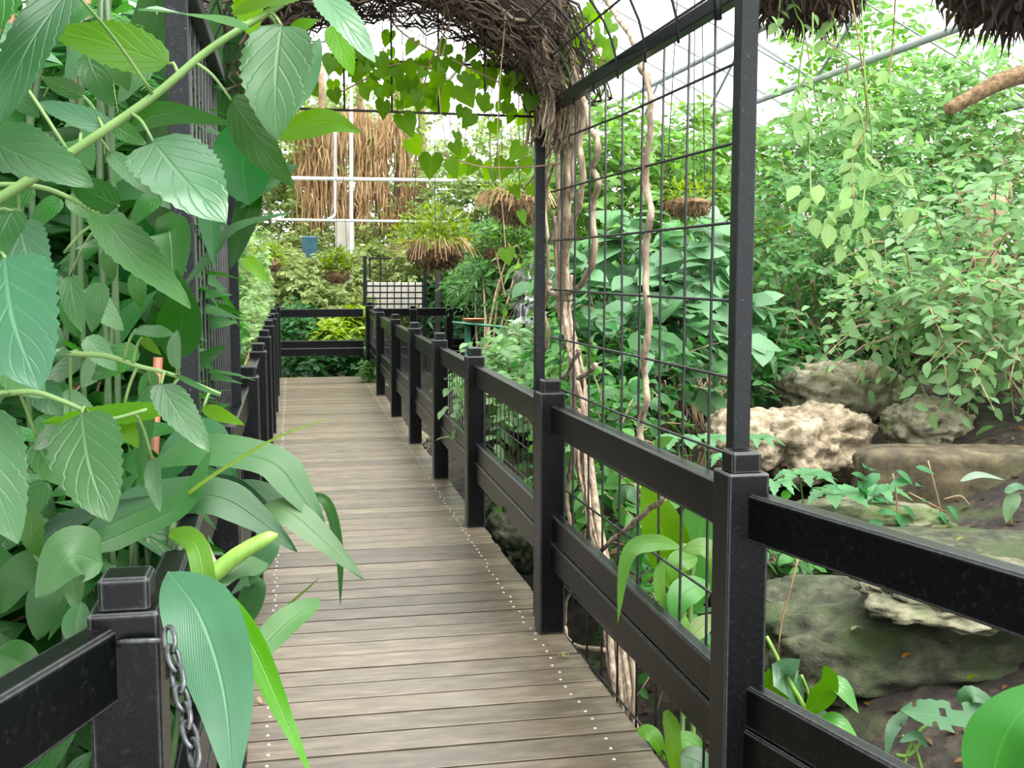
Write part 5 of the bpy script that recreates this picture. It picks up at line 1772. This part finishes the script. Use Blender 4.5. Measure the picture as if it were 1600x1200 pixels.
for a in ([(1062, 1260), (1066, 1100), (1062, 960), (1070, 850)], [(1085, 1240), (1080, 1050), (1078, 940), (1085, 860)]):
    MB().tube(spline([at(px, py, 3.85) for px, py in a], 12), 0.011, 7).build('stalk', M['green_stem'], cn, True)
wl = thing('broad_leaf_plant', 'glossy plant with rounded leaves on a thick stalk right of the nearest rail post', 'plant', at(1265, 1180, 3.3))
rl = [([(1255, 1110), (1240, 1080), (1225, 1055), (1250, 1030)], 70, T_PALE, 3.25, 1.0, 'broad'), ([(1262, 1115), (1285, 1085), (1293, 1060), (1288, 1040)], 44, T_BRIGHT, 3.2, .2, 'broad'),
      ([(1240, 1115), (1215, 1100), (1200, 1075), (1202, 1045)], 56, T_BRIGHT, 3.3, .2, 'broad'), ([(1288, 1060), (1315, 1075), (1342, 1115)], 34, (0.14, 0.37, 0.10), 3.2, .8, 'lance'),
      ([(1280, 1130), (1310, 1130), (1345, 1165)], 44, (0.14, 0.37, 0.09), 3.2, .8, 'ovate'), ([(1265, 1115), (1285, 1125), (1300, 1150)], 34, T_MID, 3.25, .8, 'lance')]
for pts, w, c_, y_, up_, pr in rl:
    hero(wl, pts, w, y_, y_ - 0.08, prof=pr, mat='leaf_gloss', col=c_, up=up_, nseg=14, wave=0.03)
MB().tube(spline([at(px, py, 3.22) for px, py in [(1300, 1300), (1265, 1130), (1230, 1060), (1198, 995)]], 12), [0.011 - 0.0004 * i for i in range(13)], 8).build('stalk', M['lime_stem'], wl, True)
MB().tube(spline([at(px, py, 3.25) for px, py in [(1272, 1130), (1262, 1080), (1252, 1055)]], 8), 0.005, 6).build('stalk', M['lime_stem'], wl, True)
cl = thing('chewed_leaf_plant', 'plant with insect chewed pale green leaves in front of the slab rock', 'plant', at(1430, 1190, 3.3))
for pts, w, c_, y_, up_, hole in (([(1560, 1120), (1510, 1125), (1450, 1115), (1405, 1110)], 66, T_PALE, 3.2, .8, {(7, 0), (8, 0), (11, 0), (6, 3), (7, 3), (9, 2), (14, 3)}), ([(1420, 1110), (1400, 1130), (1390, 1150), (1385, 1185)], 24, T_PALE, 3.2, .5, {(5, 0)}),
                                  ([(1500, 1100), (1520, 1085), (1560, 1105)], 34, T_PALE, 3.25, .7, None), ([(1450, 1165), (1430, 1150), (1405, 1160)], 20, T_PALE, 3.2, .7, None)):
    hero(cl, pts, w, y_, y_ - .05, prof='broad', mat='strap', col=c_, up=up_, nseg=18, wave=0.06, hole=hole, teeth=0.05)
for a in ([(1405, 1230), (1420, 1170), (1440, 1140), (1460, 1125)], [(1450, 1240), (1430, 1170), (1410, 1150)], [(1440, 1160), (1420, 1180), (1400, 1180)]):
    MB().tube(spline([at(px, py, 3.22) for px, py in a], 10), 0.006, 7).build('stalk', M['lime_stem'], cl, True)
bn = thing('banana_plant', 'big ribbed banana leaf at the lower picture corner', 'plant', at(1680, 1260, 2.7))
hero(bn, [(1545, 1260), (1560, 1180), (1590, 1120), (1660, 1060)], 130, 2.65, 2.6, prof='lance', mat='strap', col=(0.11, 0.33, 0.10), up=.5, sidew=-.4, nseg=22)
hero(bn, [(1610, 1300), (1640, 1200), (1690, 1120), (1740, 1080)], 150, 2.6, 2.6, prof='lance', mat='strap', col=T_MID, up=.5, nseg=22)
for a in ([(1530, 1115), (1560, 1095), (1610, 1075), (1700, 1050)], [(1540, 1125), (1580, 1105), (1640, 1090)], [(1620, 1300), (1660, 1270), (1700, 1260)]):
    MB().tube(spline([at(px, py, 3.0) for px, py in a], 10), 0.007, 7).build('stalk', M['lime_stem'], bn, True)


# lobed papaya-like leaves lying over the stones
def lobed(root, px, py, y_, s, yaw, col):
    c = at(px, py, y_)
    for k in range(7):
        a = yaw + math.radians((k - 3) * 42)
        L_ = s * (1.0 - 0.10 * abs(k - 3))
        s_ = 1
        d = Vector((math.cos(a), math.sin(a), 0.0))
        me = blade_mesh('leaf_lobe', [c - d * 0.01, c + d * L_ * 0.5 + Vector((0, 0, 0.03)), c + d * L_ + Vector((0, 0, -0.02))], L_ * 0.42, 'lance', Vector((0, -.15, 1)), 0.12, 0.22, 14, 0, 0.02, ORG[root.name])
        link('leaf_lobe', me, M['leaf'], root, col)
    g = Vector((c.x, c.y, gz(c.x, c.y)))
    MB().tube(spline([g, g.lerp(c, .5) + Vector((0.03, 0, 0)), c], 6), 0.005, 5).build('petiole', M['green_stem'], root, True)


pa = thing('papaya_seedling', 'pale deeply lobed leaves spread over the stones behind the nearest rail', 'plant', gp(1300, 790, 5.7))
for px, py, y_, s, yw in ((1300, 775, 5.6, 0.30, -0.5), (1250, 745, 5.9, 0.24, -1.0), (1180, 690, 6.4, 0.2, 0.3), (1365, 770, 5.8, 0.22, -0.8), (1100, 690, 6.2, 0.22, -0.9), (1060, 690, 6.0, 0.2, -2.2), (1130, 720, 5.8, 0.18, -0.3), (1210, 760, 5.5, 0.17, -2.0)):
    lobed(pa, px, py, y_, s, yw, (0.19, 0.40, 0.20))
# small seedlings in front of the block
sd_ = thing('seedling', 'small dark twiggy seedling with oval leaves in front of the cut stone block', 'seedling', gp(1470, 850, 5.6))
for a in ([(1480, 850), (1468, 790), (1450, 720)], [(1478, 800), (1440, 780), (1420, 770)], [(1400, 830), (1402, 790), (1395, 740)], [(1475, 780), (1500, 775), (1515, 790)]):
    MB().tube(spline([at(px, py, 5.55) for px, py in a], 8), 0.005, 5).build('stem', M['twig'], sd_, True)
PP, DD, NN, SS = [], [], [], []
for px, py, s in [(1450, 785, 34), (1480, 790, 36), (1465, 800, 30), (1360, 735, 50), (1340, 750, 44), (1375, 740, 44), (1390, 760, 40), (1400, 735, 40), (1420, 750, 44), (1385, 780, 40), (1410, 790, 36), (1405, 825, 46), (1395, 800, 40), (1420, 810, 36), (1430, 730, 36), (1350, 770, 36), (1330, 740, 34), (1370, 800, 34), (1440, 760, 30), (1300, 740, 34), (1290, 760, 30), (1380, 815, 40)]:
    PP.append(tuple(at(px, py, 5.5)))
    a = random.uniform(0, 6.28)
    DD.append((math.cos(a), -0.3, 0.5 * math.sin(a) - .3))
    NN.append((0, -0.5, 0.9))
    SS.append(s * 5.5 / FPX)
leaf_objs(np.array(PP), np.array(DD), np.array(NN), np.array(SS), 'ovate', M['small'], sd_, (0.13, 0.33, 0.16))
ca = thing('caladium', 'variegated white striped leaves at the edge of the cut stone block', 'plant', gp(1580, 850, 5.4))
hero(ca, [(1500, 752), (1530, 742), (1570, 750)], 14, 5.4, prof='lance', mat='strap', col=(0.3, 0.4, 0.33), up=.8)
hero(ca, [(1590, 770), (1578, 790), (1572, 818)], 34, 5.4, prof='ovate', mat='leaf', col=(0.42, 0.55, 0.36), up=.4)
hero(ca, [(1570, 770), (1590, 760), (1612, 770)], 20, 5.4, prof='ovate', mat='leaf', col=(0.12, 0.3, 0.14), up=.8)
MB().tube(spline([at(px, py, 5.42) for px, py in [(1582, 860), (1580, 800), (1592, 770)]], 8), 0.006, 5).build('stem', M['green_stem'], ca, True)
# low leafy plants on the creek side below the rail
shrub('creek_plant', 'low leafy plant along the boardwalk edge behind the wire mesh', 'plant', arx(940, 960, 1.75),
      [(1.75, 4.9, -0.05, .2, .5, .22, 34), (1.85, 5.8, 0.0, .25, .5, .25, 44), (1.75, 6.6, 0.02, .15, .4, .15, 26), (1.55, 8.2, -0.1, .12, .5, .12, 22), (2.3, 5.4, 0.25, .3, .4, .18, 40)],
      'ovate', 0.085, (0.11, 0.29, 0.10), singles=160, shoot=0.24, per=6)
tw_ = thing('thin_grass_stem', 'thin pale upright stem in front of the long low mossy stone', 'stem', gp(1225, 1000, 4.6))
MB().tube(spline([at(px, py, 4.4) for px, py in [(1212, 1080), (1220, 980), (1235, 920), (1248, 868)]], 10), 0.004, 5).build('stem', M['dry'], tw_, True)

# ------------------------------------------------------------------ repeats share a group
GROUPS = {'boulder': 'boulders and ledge stones of the rock garden', 'hanging_basket': 'moss hanging baskets', 'fallen_leaf': 'fallen leaves',
          'railing': 'black timber railings', 'white_panel': 'white wall panels', 'far_tree': 'far trees', 'far_shrub': 'far shrubs', 'bank_shrub': 'shrubs on the rocky bank',
          'lush_plant': 'leafy plants along the railing', 'border_shrub': 'shrubs along the leafy side', 'hedge_bush': 'hedge bushes'}
for o in list(COL.objects):
    if o.parent is None and o.get('category'):
        g = GROUPS.get(o.name.split('.')[0])
        if g:
            o['group'] = g
